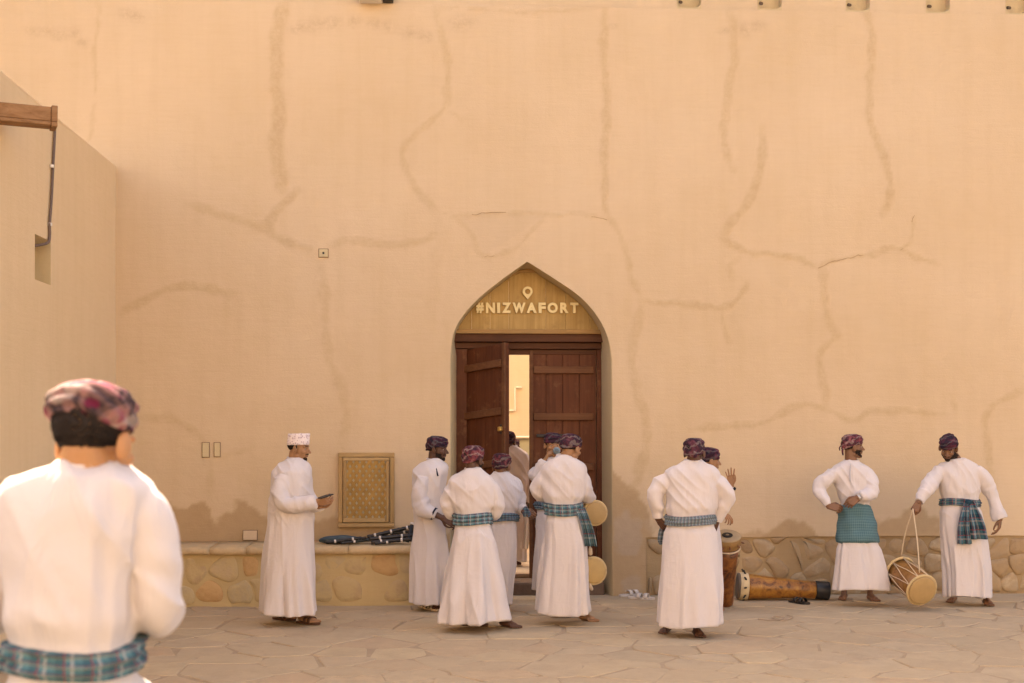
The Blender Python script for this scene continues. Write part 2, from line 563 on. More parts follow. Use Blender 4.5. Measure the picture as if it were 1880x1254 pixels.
def inset(P, d):
    n = len(P)
    cen = P.mean(0)
    out = []
    for i in range(n):
        a, b, c = P[i - 1], P[i], P[(i + 1) % n]
        e1, e2 = unit(b - a), unit(c - b)
        n1, n2 = np.array([-e1[1], e1[0]]), np.array([-e2[1], e2[0]])
        k = n1 + n2
        l = max(0.35, np.dot(k, n1))
        out.append(b + k / l * d)
    out = np.array(out)
    for i in range(n):                       # never turn inside out
        if np.dot(out[i] - cen, P[i] - cen) < 0: out[i] = cen + (P[i] - cen) * 0.2
    return out

def area(P):
    x, y = P[:, 0], P[:, 1]
    return 0.5 * abs(np.dot(x, np.roll(y, -1)) - np.dot(y, np.roll(x, -1)))

def shrink(P, k):
    return P.mean(0) + (P - P.mean(0)) * (1 - k)

def chaikin(P, k=1, q=0.25):
    for _ in range(k):
        N = []
        for i in range(len(P)):
            a, b = P[i], P[(i + 1) % len(P)]
            N += [a + (b - a) * q, b - (b - a) * q]
        P = np.array(N)
    return P

def piece(P, h, z0, bev, bulge, wob, seed):
    """a stone: outline P (2D, ccw), from z0 up to z0+h, edges rounded by bev"""
    P = P + wob * np.stack([vnoise(np.c_[P * 7, np.full(len(P), seed)], 3), vnoise(np.c_[P * 7, np.full(len(P), seed + 9.5)], 4)], 1)
    cen = P.mean(0)
    rings = [(P, z0), (P, z0 + h - bev), (inset(P, bev), z0 + h)]
    V, n = [], len(P)
    for Q, z in rings:
        V += [(q[0], q[1], z) for q in Q]
    F = grid_faces(3, n)
    if bulge:
        Q = cen + (inset(P, bev) - cen) * 0.55
        V += [(q[0], q[1], z0 + h + bulge) for q in Q]
        F = grid_faces(4, n)
        F.append(tuple(range(3 * n, 4 * n)))
    else:
        F.append(tuple(range(2 * n, 3 * n)))
    return np.array(V), F

# ------------------------------------------------------------------ ground and flagstones
gr = link('ground', [(-90, -90, -0.009), (90, -90, -0.009), (90, 90, -0.009), (-90, 90, -0.009)], [(0, 1, 2, 3)], M_JOINT)
tag(gr, 'pale stone paving in front of the fort wall', 'paving', kind='structure')
X_L, X_R = -4.0, 7.2
k = 0
rest = Buf()
for P in cells(X_L, X_R, 9.45, WY + 0.5, 0.385, 0.44, 5, 1.35):
    c = P.mean(0)
    Q = inset(P, 0.005)
    Q = chaikin(Q, 1, 0.09)
    V, F = piece(Q, 0.017 + random.uniform(-0.005, 0.005), -0.02, 0.006, 0, 0.035, k)
    # in view?
    d = c[0] * ST + c[1] * CT
    px = CX + FPX * (c[0] * CT - c[1] * ST) / d
    if -60 < px < 1940 and c[1] < WY + 0.2 and k < 300:
        link('flagstone', V, F, M_FLAG, gr)
        k += 1
    else:
        rest.add(V, F)
rd_ = link('road', [(-60, -80, -0.008), (60, -80, -0.008), (60, 3.0, -0.008), (-60, 3.0, -0.008)], [(0, 1, 2, 3)], flat('asphalt', (0.060, 0.055, 0.050), 0.9, 0.2, 0.25, 30))  # unseen road added behind the camera, dark to cut bounced light
tag(rd_, 'dark asphalt road added out of view to cut bounced light', 'road', kind='structure')
for a in ((X_L, X_R, 3.0, 9.45), (X_R, 12.0, 3.0, WY)):
    for P in cells(a[0], a[1], a[2], a[3], 0.55, 0.36, 8, 1.2):
        V, F = piece(inset(P, 0.009), 0.02 + random.uniform(-0.004, 0.004), -0.02, 0.007, 0, 0.03, k)
        rest.add(V, F)
tag(put('paving_beyond', rest, M_FLAG, gr), kind='stuff')

# ------------------------------------------------------------------ fort wall
fort = empty('fort_wall', (0.3, WY, 0), 'tall ochre plastered fort wall with repaired cracks and an arched gateway', 'wall')
ARCH = [(826, 1100), (826, 660), (829, 628), (836, 603), (850, 579), (868, 558), (892, 536), (920, 514), (945, 496), (968, 480),
        (992, 495), (1020, 513), (1050, 533), (1075, 554), (1095, 578), (1109, 602), (1119, 630), (1124, 660), (1126, 1100)]
A2 = np.array([at_y(x, y, WY)[[0, 2]] for x, y in ARCH])
A2[0, 1] = A2[-1, 1] = -0.02
left, right = catmull(A2[1:10], 8), catmull(A2[9:18], 8)
OUT = np.vstack([A2[:1], left, right[1:], A2[-1:]])          # outline of the opening, bottom left over the apex to bottom right

def inside(px, pz, poly):
    r = np.zeros(len(px), bool)
    for i in range(len(poly)):
        (x0, y0), (x1, y1) = poly[i], poly[(i + 1) % len(poly)]
        if y0 == y1: continue
        c = ((y0 > pz) != (y1 > pz)) & (px < (x1 - x0) * (pz - y0) / (y1 - y0) + x0)
        r ^= c
    return r

def seg_dist(P, poly):
    d = np.full(len(P), 1e9); q = np.zeros((len(P), 2)); tt = np.zeros(len(P))
    L = 0
    for i in range(len(poly) - 1):
        a, b = poly[i], poly[i + 1]
        ab = b - a; l2 = ab @ ab
        t = np.clip(((P - a) @ ab) / l2, 0, 1)
        pr = a + t[:, None] * ab
        k = np.linalg.norm(P - pr, axis=1)
        m = k < d
        d[m] = k[m]; q[m] = pr[m]; tt[m] = i + t[m]
    return d, q, tt

GX0, GX1, GS = -5.0, 6.9, 0.025
nx, nz = int((GX1 - GX0) / GS), int(6.14 / GS)
gx = np.linspace(GX0, GX1, nx + 1)
gz = np.linspace(-0.02, 6.12, nz + 1)
XX, ZZ = np.meshgrid(gx, gz)
P2 = np.stack([XX.ravel(), ZZ.ravel()], 1)
X_PL = at_y(1186, 1000, WY)[0]                # the stone footing begins here
Z_PL = 0.607
cxm = 0.5 * (gx[:-1] + gx[1:]); czm = 0.5 * (gz[:-1] + gz[1:])
CXM, CZM = np.meshgrid(cxm, czm)
drop = inside(CXM.ravel(), CZM.ravel(), OUT)
edge_z = Z_PL + 0.0 * CXM.ravel()
drop |= (CXM.ravel() > X_PL) & (CZM.ravel() < Z_PL - 0.005)
keep = ~drop.reshape(nz, nx)
jj, ii = np.nonzero(keep)
v0 = jj * (nx + 1) + ii
quads = np.stack([v0, v0 + 1, v0 + nx + 2, v0 + nx + 1], 1)
used = np.zeros(len(P2), int); np.add.at(used, quads.ravel(), 1)
near = (P2[:, 0] > OUT[:, 0].min() - 0.06) & (P2[:, 0] < OUT[:, 0].max() + 0.06) & (P2[:, 1] < OUT[:, 1].max() + 0.06)
bnd = near & (used > 0) & (used < 4) & (P2[:, 1] > 0.0)
d, q, _ = seg_dist(P2[bnd], OUT)
PW = P2.copy(); PW[bnd] = q
# repaired cracks, mould and damp: where they run on the wall (traced from the photograph, in metres on the wall)
def wl(pts):
    return catmull(np.array([at_y(x, y, WY)[[0, 2]] for x, y in pts]), 4)
LINES = [
    ([(520, 2), (514, 40), (508, 71), (506, 130), (510, 204), (508, 270), (514, 327), (520, 350)], 24, 1.0),
    ([(545, 350), (538, 362), (515, 380), (498, 400), (497, 425), (531, 449), (567, 462)], 15, 0.9),
    ([(345, 375), (380, 385), (420, 400), (480, 415), (500, 425)], 15, 0.8),
    ([(605, 452), (640, 441), (720, 446), (770, 440), (805, 425)], 15, 0.7),
    ([(803, 12), (810, 60), (821, 110), (818, 185), (806, 208), (780, 230), (745, 270), (745, 310), (770, 352), (805, 388)], 12, 0.7),
    ([(818, 205), (845, 225)], 8, 0.5),
    ([(805, 388), (812, 430), (800, 500), (790, 580)], 22, 0.3),
    ([(805, 390), (860, 394), (940, 388), (1000, 391), (1060, 396), (1112, 401)], 5, 0.6),
    ([(840, 398), (865, 430), (890, 470), (940, 455), (975, 425), (1005, 395)], 6, 0.6),
    ([(1109, 12), (1106, 60), (1110, 150), (1117, 230), (1110, 300), (1112, 370), (1117, 398)], 14, 0.9),
    ([(1112, 395), (1130, 415), (1150, 450), (1160, 510), (1175, 550)], 8, 0.7),
    ([(1175, 552), (1164, 620), (1164, 690), (1180, 750), (1187, 810), (1168, 870), (1152, 920)], 17, 0.7),
    ([(1175, 552), (1250, 556), (1320, 563), (1345, 556), (1365, 530), (1371, 518)], 9, 0.9),
    ([(1325, 565), (1330, 600), (1341, 628)], 6, 0.7),
    ([(1340, 20), (1342, 60), (1345, 110), (1338, 170), (1328, 205), (1330, 250), (1343, 308)], 15, 0.8),
    ([(1402, 238), (1400, 290), (1385, 350), (1350, 400), (1335, 430)], 14, 0.9),
    ([(1328, 432), (1360, 455), (1410, 465), (1460, 475), (1505, 495)], 11, 0.9),
    ([(1508, 490), (1515, 540), (1525, 590), (1536, 615), (1510, 640), (1502, 665), (1515, 700), (1520, 745)], 13, 0.8),
    ([(1505, 492), (1530, 480), (1600, 465), (1630, 455), (1655, 460), (1680, 475), (1720, 486)], 8, 0.85),
    ([(1652, 460), (1670, 440), (1677, 398)], 3.5, 0.7),
    ([(1345, 512), (1343, 490), (1360, 470)], 8, 0.5),
    ([(1585, 20), (1600, 50), (1600, 150), (1598, 220), (1612, 260), (1630, 310), (1631, 360), (1620, 390)], 13, 0.95),
    ([(1265, 790), (1330, 785), (1400, 772), (1440, 755), (1480, 742), (1530, 755), (1570, 770), (1600, 757), (1660, 757), (1740, 760)], 10, 0.75),
    ([(1880, 708), (1832, 738), (1812, 770), (1816, 830), (1812, 880)], 13, 0.8),
    ([(1745, 722), (1757, 757)], 6, 0.6),
    ([(222, 577), (270, 548), (310, 528), (360, 524), (428, 536)], 14, 0.85),
    ([(594, 475), (596, 560), (605, 650), (625, 700), (636, 750), (633, 812)], 16, 0.6),
    ([(262, 765), (310, 765), (340, 780), (372, 805)], 15, 0.7),
    ([(390, 845), (385, 905)], 10, 0.5),
    ([(410, 836), (465, 818)], 9, 0.5),
    ([(178, 0), (179, 60), (175, 150), (172, 240), (165, 262)], 4.5, 0.7),
    ([(812, 14), (880, 18), (960, 20), (1108, 16)], 3.5, 0.6),
]
stain = np.zeros(len(P2)); core = np.zeros(len(P2))
wob = np.stack([fbm(np.c_[P2 * 3.2, np.zeros(len(P2))], 21), fbm(np.c_[P2 * 3.2, np.ones(len(P2)) * 5], 22)], 1) * 0.05
edge = fbm(np.c_[P2 * 9, np.zeros(len(P2))], 23)
for pts, w, s in LINES:
    L = wl(pts)
    hw = w / 177.0 / 2
    lo, hi = L.min(0) - 0.25, L.max(0) + 0.25
    m = np.nonzero((P2[:, 0] > lo[0]) & (P2[:, 0] < hi[0]) & (P2[:, 1] > lo[1]) & (P2[:, 1] < hi[1]))[0]
    dd, _, tt = seg_dist((P2 + wob)[m], L)
    dd = dd + edge[m] * 0.036
    fade = sstep(0, 2.0, tt) * sstep(0, 2.0, len(L) - 1 - tt) * 0.5 + 0.5
    v = (1 - sstep(hw * 0.55, hw * 1.25 + 0.012, dd)) * s * fade
    stain[m] = np.maximum(stain[m], v)
mould = np.zeros(len(P2))
for x, y, r in [(60, 58, 14), (85, 56, 13), (108, 62, 16), (135, 60, 14), (158, 74, 14), (245, 28, 20), (548, 52, 16), (575, 48, 20), (605, 44, 18), (650, 42, 16),
                (690, 46, 16), (720, 47, 15), (755, 58, 18), (780, 68, 15), (848, 44, 20), (1368, 55, 20), (1395, 50, 16), (1322, 58, 10), (1120, 48, 8)]:
    p = at_y(x, y, WY)[[0, 2]]
    dd = np.linalg.norm((P2 - p) * [0.75, 1.2] + wob * 1.4, axis=1)
    mould = np.maximum(mould, 1 - sstep(0.0, r / 177.0 * 1.4, dd))
# damp foot of the wall
def prof(pts):
    Q = np.array([at_y(x, y, WY)[[0, 2]] for x, y in pts])
    return np.interp(P2[:, 0], Q[:, 0], Q[:, 1], left=-9, right=-9)
nz1 = fbm(np.c_[P2 * 3.5, np.zeros(len(P2))], 31, 5) * 0.16 + fbm(np.c_[P2 * 12, np.zeros(len(P2))], 32, 4) * 0.09
damp = np.zeros(len(P2))
for pts, s in [([(215, 935), (320, 925), (375, 930), (395, 965), (430, 925), (485, 935), (520, 965), (590, 955), (620, 945), (700, 972), (830, 975)], 0.85),
               ([(1395, 995), (1420, 975), (1445, 962), (1475, 968), (1500, 995)], 0.85),
               ([(1575, 995), (1610, 962), (1650, 940), (1690, 945), (1725, 970), (1745, 995)], 0.75),
               ([(1330, 990), (1370, 978), (1400, 985)], 0.6),
               ([(1118, 860), (1140, 885), (1165, 905), (1185, 940), (1200, 990)], 0.8)]:
    z = prof(pts)
    damp = np.maximum(damp, s * (1 - sstep(-0.02, 0.05, P2[:, 1] - z + nz1)))
pale = np.zeros(len(P2))
for x, y, rx, ry, s in [(1153, 980, 28, 38, 1.0), (1160, 1072, 22, 18, 0.9), (1196, 965, 14, 16, 0.5)]:
    p = at_y(x, y, WY)[[0, 2]]
    e = np.sqrt(((P2[:, 0] - p[0]) * 177 / rx) ** 2 + ((P2[:, 1] - p[1]) * 177 / ry) ** 2) + edge * 0.5
    pale = np.maximum(pale, s * (1 - sstep(0.85, 1.1, e)))
tri = np.array([at_y(x, y, WY)[[0, 2]] for x, y in [(842, 398), (890, 468), (1003, 396)]])
pale = np.maximum(pale, inside(P2[:, 0], P2[:, 1], tri) * 0.18)
def wall_y(Q):
    return WY + 0.010 * fbm(np.c_[Q * 0.7, np.zeros(len(Q))], 41) + 0.005 * fbm(np.c_[Q * 4, np.zeros(len(Q))], 42)
YY = wall_y(P2) - 0.004 * stain
YY[bnd] = WY
lip = (P2[:, 1] < Z_PL + 0.012) & (P2[:, 0] > X_PL - 0.03)
VW = np.c_[PW[:, 0], YY, PW[:, 1]]
VW[:, 2] += np.where(lip & (P2[:, 1] > Z_PL - 0.03), 0.008 * fbm(np.c_[P2[:, :1] * 3, P2[:, :1] * 0, P2[:, :1] * 0], 44), 0)
mp = -np.ones(len(P2), int); sel = np.nonzero(used > 0)[0]; mp[sel] = np.arange(len(sel))
link('plaster_face', VW[sel], [tuple(f) for f in mp[quads]], M_WALL, fort, True, attrs=dict(stain=stain[sel], mould=mould[sel], damp=damp[sel], pale=pale[sel]))

M_CRACK = flat('crack_dark', (0.41, 0.28, 0.155), 0.95, 0.05, 0.3, 40)
CR = [7, 8, 10, 18, 19]
for k_ in CR:
    L = wl(LINES[k_][0])
    L = np.array([L[0] + (L[-1] - L[0]) * 0] + [L[i] + (L[i + 1] - L[i]) * t for i in range(len(L) - 1) for t in np.linspace(0, 1, max(2, int(np.linalg.norm(L[i + 1] - L[i]) / 0.02)))[1:]])
    jit = np.stack([fbm(np.c_[L * 9, np.full(len(L), k_)], 71), fbm(np.c_[L * 9, np.full(len(L), k_ + 3.3)], 72)], 1) * 0.035 + np.stack([vnoise(np.c_[L * 45, np.full(len(L), k_)], 73), vnoise(np.c_[L * 45, np.full(len(L), k_)], 74)], 1) * 0.006
    L = L + jit
    on = fbm(np.c_[L * 2.1, np.full(len(L), k_ * 1.7)], 75) > 0.07
    w_ = (0.0022 + 0.0028 * np.abs(vnoise(np.c_[L * 12, np.full(len(L), k_)], 76)))
    T = np.gradient(L, axis=0); Nn = np.stack([-T[:, 1], T[:, 0]], 1); Nn /= np.linalg.norm(Nn, axis=1)[:, None] + 1e-9
    A_, B_ = L + Nn * w_[:, None], L - Nn * w_[:, None]
    yy = wall_y(L) - 0.0062
    V = np.vstack([np.c_[A_[:, 0], yy, A_[:, 1]], np.c_[B_[:, 0], yy, B_[:, 1]]])
    n = len(L)
    F = [(i, i + 1, n + i + 1, n + i) for i in range(n - 1) if on[i] and on[i + 1]]
    if F: link('crack', V, F, M_CRACK, fort)

# reveal of the arch: outer edge rounded, splayed towards the door
ACX = 0.5 * (OUT[0, 0] + OUT[-1, 0])
ZSP = A2[1, 1]
def ring_out(k, y, extra=0.0):
    R = OUT.copy()
    k = k * (1 - 0.66 * sstep(ZSP, ZSP + 0.3, R[:, 1]))
    R[:, 0] = ACX + (R[:, 0] - ACX) * (1 - k)
    up = np.clip(R[:, 1] - ZSP, 0, None)
    R[:, 1] = R[:, 1] - up * k * 0.6
    return np.c_[R[:, 0], np.full(len(R), y), R[:, 1]]
rr = [ring_out(-0.03, WY + 0.012), ring_out(0.0, WY + 0.003), ring_out(0.010, WY + 0.012), ring_out(0.018, WY + 0.035), ring_out(0.05, WY + 0.16), ring_out(0.085, WY + 0.34), ring_out(0.085, WY + 0.95)]
R_ = np.array(rr)
n_ = R_.shape[1]
M_REV = plaster('reveal_plaster', (0.54, 0.42, 0.24), (0.60, 0.475, 0.29), False)
link('arch_reveal', R_.reshape(-1, 3), [(i * n_ + j, i * n_ + j + 1, (i + 1) * n_ + j + 1, (i + 1) * n_ + j) for i in range(len(rr) - 1) for j in range(n_ - 1)], M_REV, fort, True)

# body of the wall behind the face, parapet with slots, unseen upper wall raised to shade the square
b = Buf()
xl, xr = ring_out(0.085, 0)[0, 0], ring_out(0.085, 0)[-1, 0]
box((-14, WY + 0.05, -0.02), (xl - 0.16, WY + 0.95, 6.10), b)
box((xr + 0.16, WY + 0.05, -0.02), (14, WY + 0.95, 6.10), b)
box((xl - 0.16, WY + 0.05, OUT[:, 1].max() + 0.03), (xr + 0.16, WY + 0.95, 6.10), b)
put('wall_core', b, M_MORT, fort)
b = Buf(); box((GX1, WY, -0.02), (14, WY + 0.04, 6.12), b); box((-14, WY, -0.02), (GX0, WY + 0.04, 6.12), b)
put('wall_extension', b, M_WALL, fort)
slots = [at_y(x, 10, WY + 0.03)[0] for x in (1265, 1413, 1575, 1722, 1868, 2020, 2170)]
PY = WY + 0.03
b = Buf()
xs = [-14.0]
for s in slots: xs += [s - 0.13, s + 0.13]
xs += [14.0]
for i in range(0, len(xs), 2):
    box((xs[i], PY, 6.105), (xs[i + 1], PY + 0.6, 7.2), b)
box((-14, PY, 7.2), (14, PY + 0.6, 14.6), b)
put('parapet', b, M_WALL, fort)
for s in slots:
    b = Buf()
    prof_ = [(-0.13, 6.22), (-0.125, 6.175), (-0.10, 6.15), (-0.05, 6.142), (0.05, 6.142), (0.10, 6.15), (0.125, 6.175), (0.13, 6.22)]
    V = [(s + x, PY + 0.004, z) for x, z in prof_] + [(s + x, PY + 0.45, z + 0.10) for x, z in prof_]
    b.add(V, [(i, i + 1, i + 9, i + 8) for i in range(7)])
    V = [(s + x, PY + 0.004, z) for x, z in prof_] + [(s - 0.13, PY + 0.004, 6.10), (s + 0.13, PY + 0.004, 6.10)]
    b.add(V, [(8, 9, 7, 6, 5, 4, 3, 2, 1, 0)])
    box((s - 0.129, PY + 0.13, 6.11), (s + 0.129, PY + 0.5, 7.19), b)
    put('embrasure', b, M_REV, fort)
    hole = Buf(); V, F, _ = tube([(s - 0.085, PY + 0.05, 6.215), (s - 0.085, PY - 0.004, 6.195)], 0.017, 10); hole.add(V, F)
    put('dark_spot', hole, flat('spot_dark', (0.12, 0.08, 0.05)), fort)  # small dark disc at the lower left of each slot
# rubble footing on the right
b = Buf(); box((X_PL - 0.05, WY + 0.03, -0.02), (14, WY + 0.05, Z_PL + 0.02), b)
Vm = np.array([(x, WY + 0.022 + 0.014 * float(fbm([[x * 6, z * 6, 3]], 51)[0]), z) for z in np.linspace(-0.02, Z_PL + 0.02, 16) for x in np.linspace(X_PL - 0.03, GX1, 130)])
link('footing_mortar', Vm, grid_faces(16, 130, False), M_MORT, fort, True)
b2 = Buf(); box((GX1, WY + 0.03, -0.02), (14, WY + 0.048, Z_PL), b2); put('footing_mortar', b2, M_MORT, fort)
for i, P in enumerate(cells(X_PL + 0.02, GX1, 0.0, Z_PL - 0.015, 0.175, 0.43, 17, 1.3)):
    if random.random() < 0.05: continue
    if area(P) < 0.008: continue
    Q = chaikin(shrink(P, random.uniform(0.03, 0.12)), 2, 0.21)
    h = random.uniform(0.006, 0.026)
    V, F = piece(Q, h, 0, 0.012, 0.007, 0.030, i)
    V = np.c_[V[:, 0], WY + 0.026 - V[:, 2], V[:, 1]]
    link('stone', V, [f[::-1] for f in F], M_STONE, fort, True)

# ------------------------------------------------------------------ stone bench at the foot of the wall
BX0, BX1 = at_y(150, 1000, WY)[0], at_y(806, 1000, WY)[0]
BF = 14.07
bench = empty('stone_bench', (0.5 * (BX0 + BX1), 0.5 * (BF + WY), 0), 'low rubble stone bench with flat capping built along the wall', 'bench')
xs = np.linspace(BX0, BX1, 90); zs = np.linspace(-0.02, 0.53, 14)
Vm = np.array([(x, BF + 0.012 + 0.02 * float(fbm([[x * 3, z * 3, 1]], 52)[0]), z) for z in zs for x in xs])
link('bench_core', Vm, grid_faces(14, 90, False), M_BMORT, bench, True)
b = Buf(); box((BX0, BF + 0.03, -0.02), (BX1, WY + 0.0, 0.51), b); put('bench_fill', b, M_BMORT, bench)
for i, P in enumerate(cells(BX0, BX1 - 0.02, 0.01, 0.50, 0.20, 0.32, 23, 1.25)):
    if random.random() < 0.12: continue
    if area(P) < 0.012: continue
    Q = chaikin(shrink(P, random.uniform(0.08, 0.16)), 2, 0.22)
    V, F = piece(Q, random.uniform(0.004, 0.013), 0, 0.006, 0.002, 0.030, i + 50)
    V = np.c_[V[:, 0], BF + 0.014 - V[:, 2], V[:, 1]]
    c = P.mean(0)
    q = [np.linalg.norm(c - at_y(x, y, BF)[[0, 2]]) for x, y in ((445, 1045), (410, 1088), (702, 1050))]
    link('stone', V, [f[::-1] for f in F], M_ORANGE if min(q) < 0.14 else M_BSTONE, bench, True)
cuts = [BX0] + [at_y(x, 1000, BF)[0] for x in (386, 452, 640)] + [BX1]
for a, c in zip(cuts[:-1], cuts[1:]):
    n = max(6, int((c - a) / 0.05))
    xs = np.linspace(a + 0.002, c - 0.002, n)
    rings = []
    for x in xs:
        w = 0.018 * float(fbm([[x * 2.2, 0, 7]], 53)[0]); t = 0.012 * float(fbm([[x * 3.5, 0, 9]], 54)[0])
        rings.append([(x, BF - 0.035 + w, 0.508 + t), (x, BF - 0.045 + w, 0.53), (x, BF - 0.04 + w, 0.565), (x, BF - 0.02 + w, 0.578), (x, WY - 0.3, 0.582 + t * 0.4), (x, WY - 0.005, 0.586), (x, WY - 0.005, 0.50)])
    V, F, _ = loft(rings)
    link('capping_slab', V, [f[::-1] for f in F], M_CAP, bench, True)

# ------------------------------------------------------------------ side wall on the left with a niche, spout and cable
XC = at_y(212, 400, WY)[0]
side = empty('side_wall', (XC, 12.0, 0), 'lower pinkish plastered wall meeting the fort wall at a corner', 'wall')
ZT = 4.40
def on_side(px, py):                       # a point of the side wall's face
    r = (px - CX) / FPX
    d = XC / (ST + r * CT)
    return at_depth(px, py, d)
ny0, ny1 = on_side(64, 480)[1], on_side(93, 480)[1]
nz0, nz1_ = on_side(78, 518)[2], on_side(78, 436)[2]
ys = np.unique(np.concatenate([np.arange(3.0, WY + 0.04, 0.12), [ny0, ny1, WY + 0.04]]))
zz = np.unique(np.concatenate([np.arange(-0.02, ZT, 0.12), [nz0, nz1_, ZT]]))
V = np.array([(XC + 0.012 * float(fbm([[y * 0.9, z * 0.9, 2]], 61)[0]) * (0 if (ny0 - 0.1 < y < ny1 + 0.1 and nz0 - 0.1 < z < nz1_ + 0.1) else 1), y, z + (0.02 * float(fbm([[y * 2, 0, 5]], 62)[0]) if z == ZT else 0)) for z in zz for y in ys])
n = len(ys)
F = []
for i in range(len(zz) - 1):
    for j in range(n - 1):
        ym, zm = 0.5 * (ys[j] + ys[j + 1]), 0.5 * (zz[i] + zz[i + 1])
        if ny0 < ym < ny1 and nz0 < zm < nz1_: continue
        F.append((i * n + j, i * n + j + 1, (i + 1) * n + j + 1, (i + 1) * n + j))
link('plaster_face', V, F, M_SIDE, side, True)
b = Buf()
nd = 0.14
q = [(XC, ny0, nz0), (XC, ny1, nz0), (XC, ny1, nz1_), (XC, ny0, nz1_)]
qi = [(XC - nd, ny0 + 0.03, nz0 + 0.05), (XC - nd, ny1, nz0), (XC - nd, ny1, nz1_ - 0.06), (XC - nd, ny0 + 0.03, nz1_ - 0.06)]
b.add(q + qi, [(0, 1, 5, 4), (1, 2, 6, 5), (2, 3, 7, 6), (3, 0, 4, 7), (4, 5, 6, 7)])
put('niche', b, M_REV, side)
b = Buf()
box((XC - 0.6, 3.0, ZT - 0.02), (XC + 0.004, WY + 0.04, ZT + 0.025), b)
V = b.verts()
put('wall_top', b, M_SIDE, side, bevel=0.04)
b = Buf(); box((XC - 0.6, 3.0, -0.02), (XC - nd - 0.03, WY + 0.04, ZT - 0.03), b)
box((XC - nd - 0.03, 3.0, -0.02), (XC - 0.05, ny0 - 0.05, ZT - 0.03), b)
box((XC - nd - 0.03, ny1 + 0.05, -0.02), (XC - 0.05, WY + 0.04, ZT - 0.03), b)
put('wall_core', b, M_MORT, side)
# wooden rain spout
dS = 10.35
sp_ = empty('rain_spout', at_depth(-20, 205, dS), 'wooden rain spout sticking out of the side wall', 'spout')
a0, a1 = at_depth(-70, 202, dS), at_depth(104, 218, dS + 0.25)
ax_ = unit(a1 - a0); wx, wy_, _ = frame_of(ax_)
def trough(p0, p1, w, h, t, b):
    d = unit(p1 - p0); s_ = unit(np.cross(d, UP)); u_ = np.cross(s_, d)
    for lo, hi, zl, zh in ((-w, w, -h, -h + t), (-w, -w + t, -h + t + 0.001, h), (w - t, w, -h + t + 0.001, h)):
        V = [p + s_ * a + u_ * c for p in (p0, p1) for a, c in ((lo, zl), (hi, zl), (hi, zh), (lo, zh))]
        b.add(V, [(0, 1, 2, 3), (7, 6, 5, 4), (0, 4, 5, 1), (1, 5, 6, 2), (2, 6, 7, 3), (3, 7, 4, 0)])
b = Buf(); trough(a0, a1 - ax_ * 0.045, 0.085, 0.068, 0.028, b); put('trough', b, M_SPOUT, sp_, bevel=0.006)
b = Buf(); trough(a1 - ax_ * 0.044, a1, 0.096, 0.078, 0.035, b); put('lip', b, M_SPOUT, sp_, bevel=0.006)
# cable down the side wall into the niche
pts = [on_side(x, y) + np.array([0.014, 0, 0]) for x, y in ((98, 212), (97, 250), (94, 310), (91, 370), (88, 412), (88, 432), (84, 446))]
pts.append(on_side(74, 452) + np.array([-0.06, 0, 0]))
cb = empty('cable', pts[0], 'thin grey cable clipped down the side wall into a niche', 'cable')
V, F, _ = tube(pts, 0.0125, 8, True, 5); link('cable_run', V, F, M_CABLE, cb, True)
for y in (305, 412):
    x = 92 if y == 305 else 88.5
    p = on_side(x, y) + np.array([0.014, 0, 0])
    V, F, _ = tube([p - UP * 0.012, p + UP * 0.012], 0.019, 8); link('clip', V, F, M_CLIP, cb)
# ------------------------------------------------------------------ gate: frame, two leaves, sign board
DY = WY + 0.40
def D(px, py, dy=0.0): return at_y(px, py, DY + dy)
def slab(px0, py0, px1, py1, y0, y1, b=None):
    p, q = at_y(px0, py1, y0), at_y(px1, py0, y0)
    return box((p[0], y0, p[2]), (q[0], y1, q[2]), b)
gate = empty('wooden_gate', (D(970, 900)[0], DY, 0), 'dark wooden double gate with one leaf ajar under the arch', 'gate')
Z0 = 0.13
fl, frr = D(824, 900)[0], D(1126, 900)[0]
def bx(name, x0, x1, z0, z1, y0, y1, mat, par=None, bev=0.006):
    b = box((x0, y0, z0), (x1, y1, z1)); return put(name, b, mat, par or gate, bevel=bev)
zt = lambda py: D(970, py)[2]
X = lambda px: D(px, 900)[0]
bx('lintel', fl, frr, zt(629), zt(611), DY - 0.13, DY + 0.10, M_DARKX)
bx('lintel', fl, frr, zt(641), zt(629) - 0.003, DY - 0.06, DY + 0.10, M_DARKX)
bx('lintel', fl, frr, zt(651), zt(641) - 0.003, DY - 0.01, DY + 0.09, M_DARKX)
bx('door_jamb', fl, X(857), Z0 - 0.13, zt(641) - 0.004, DY - 0.05, DY + 0.10, M_DARKW)
bx('door_jamb', X(1095), frr, Z0 - 0.13, zt(641) - 0.004, DY - 0.05, DY + 0.10, M_DARKW)
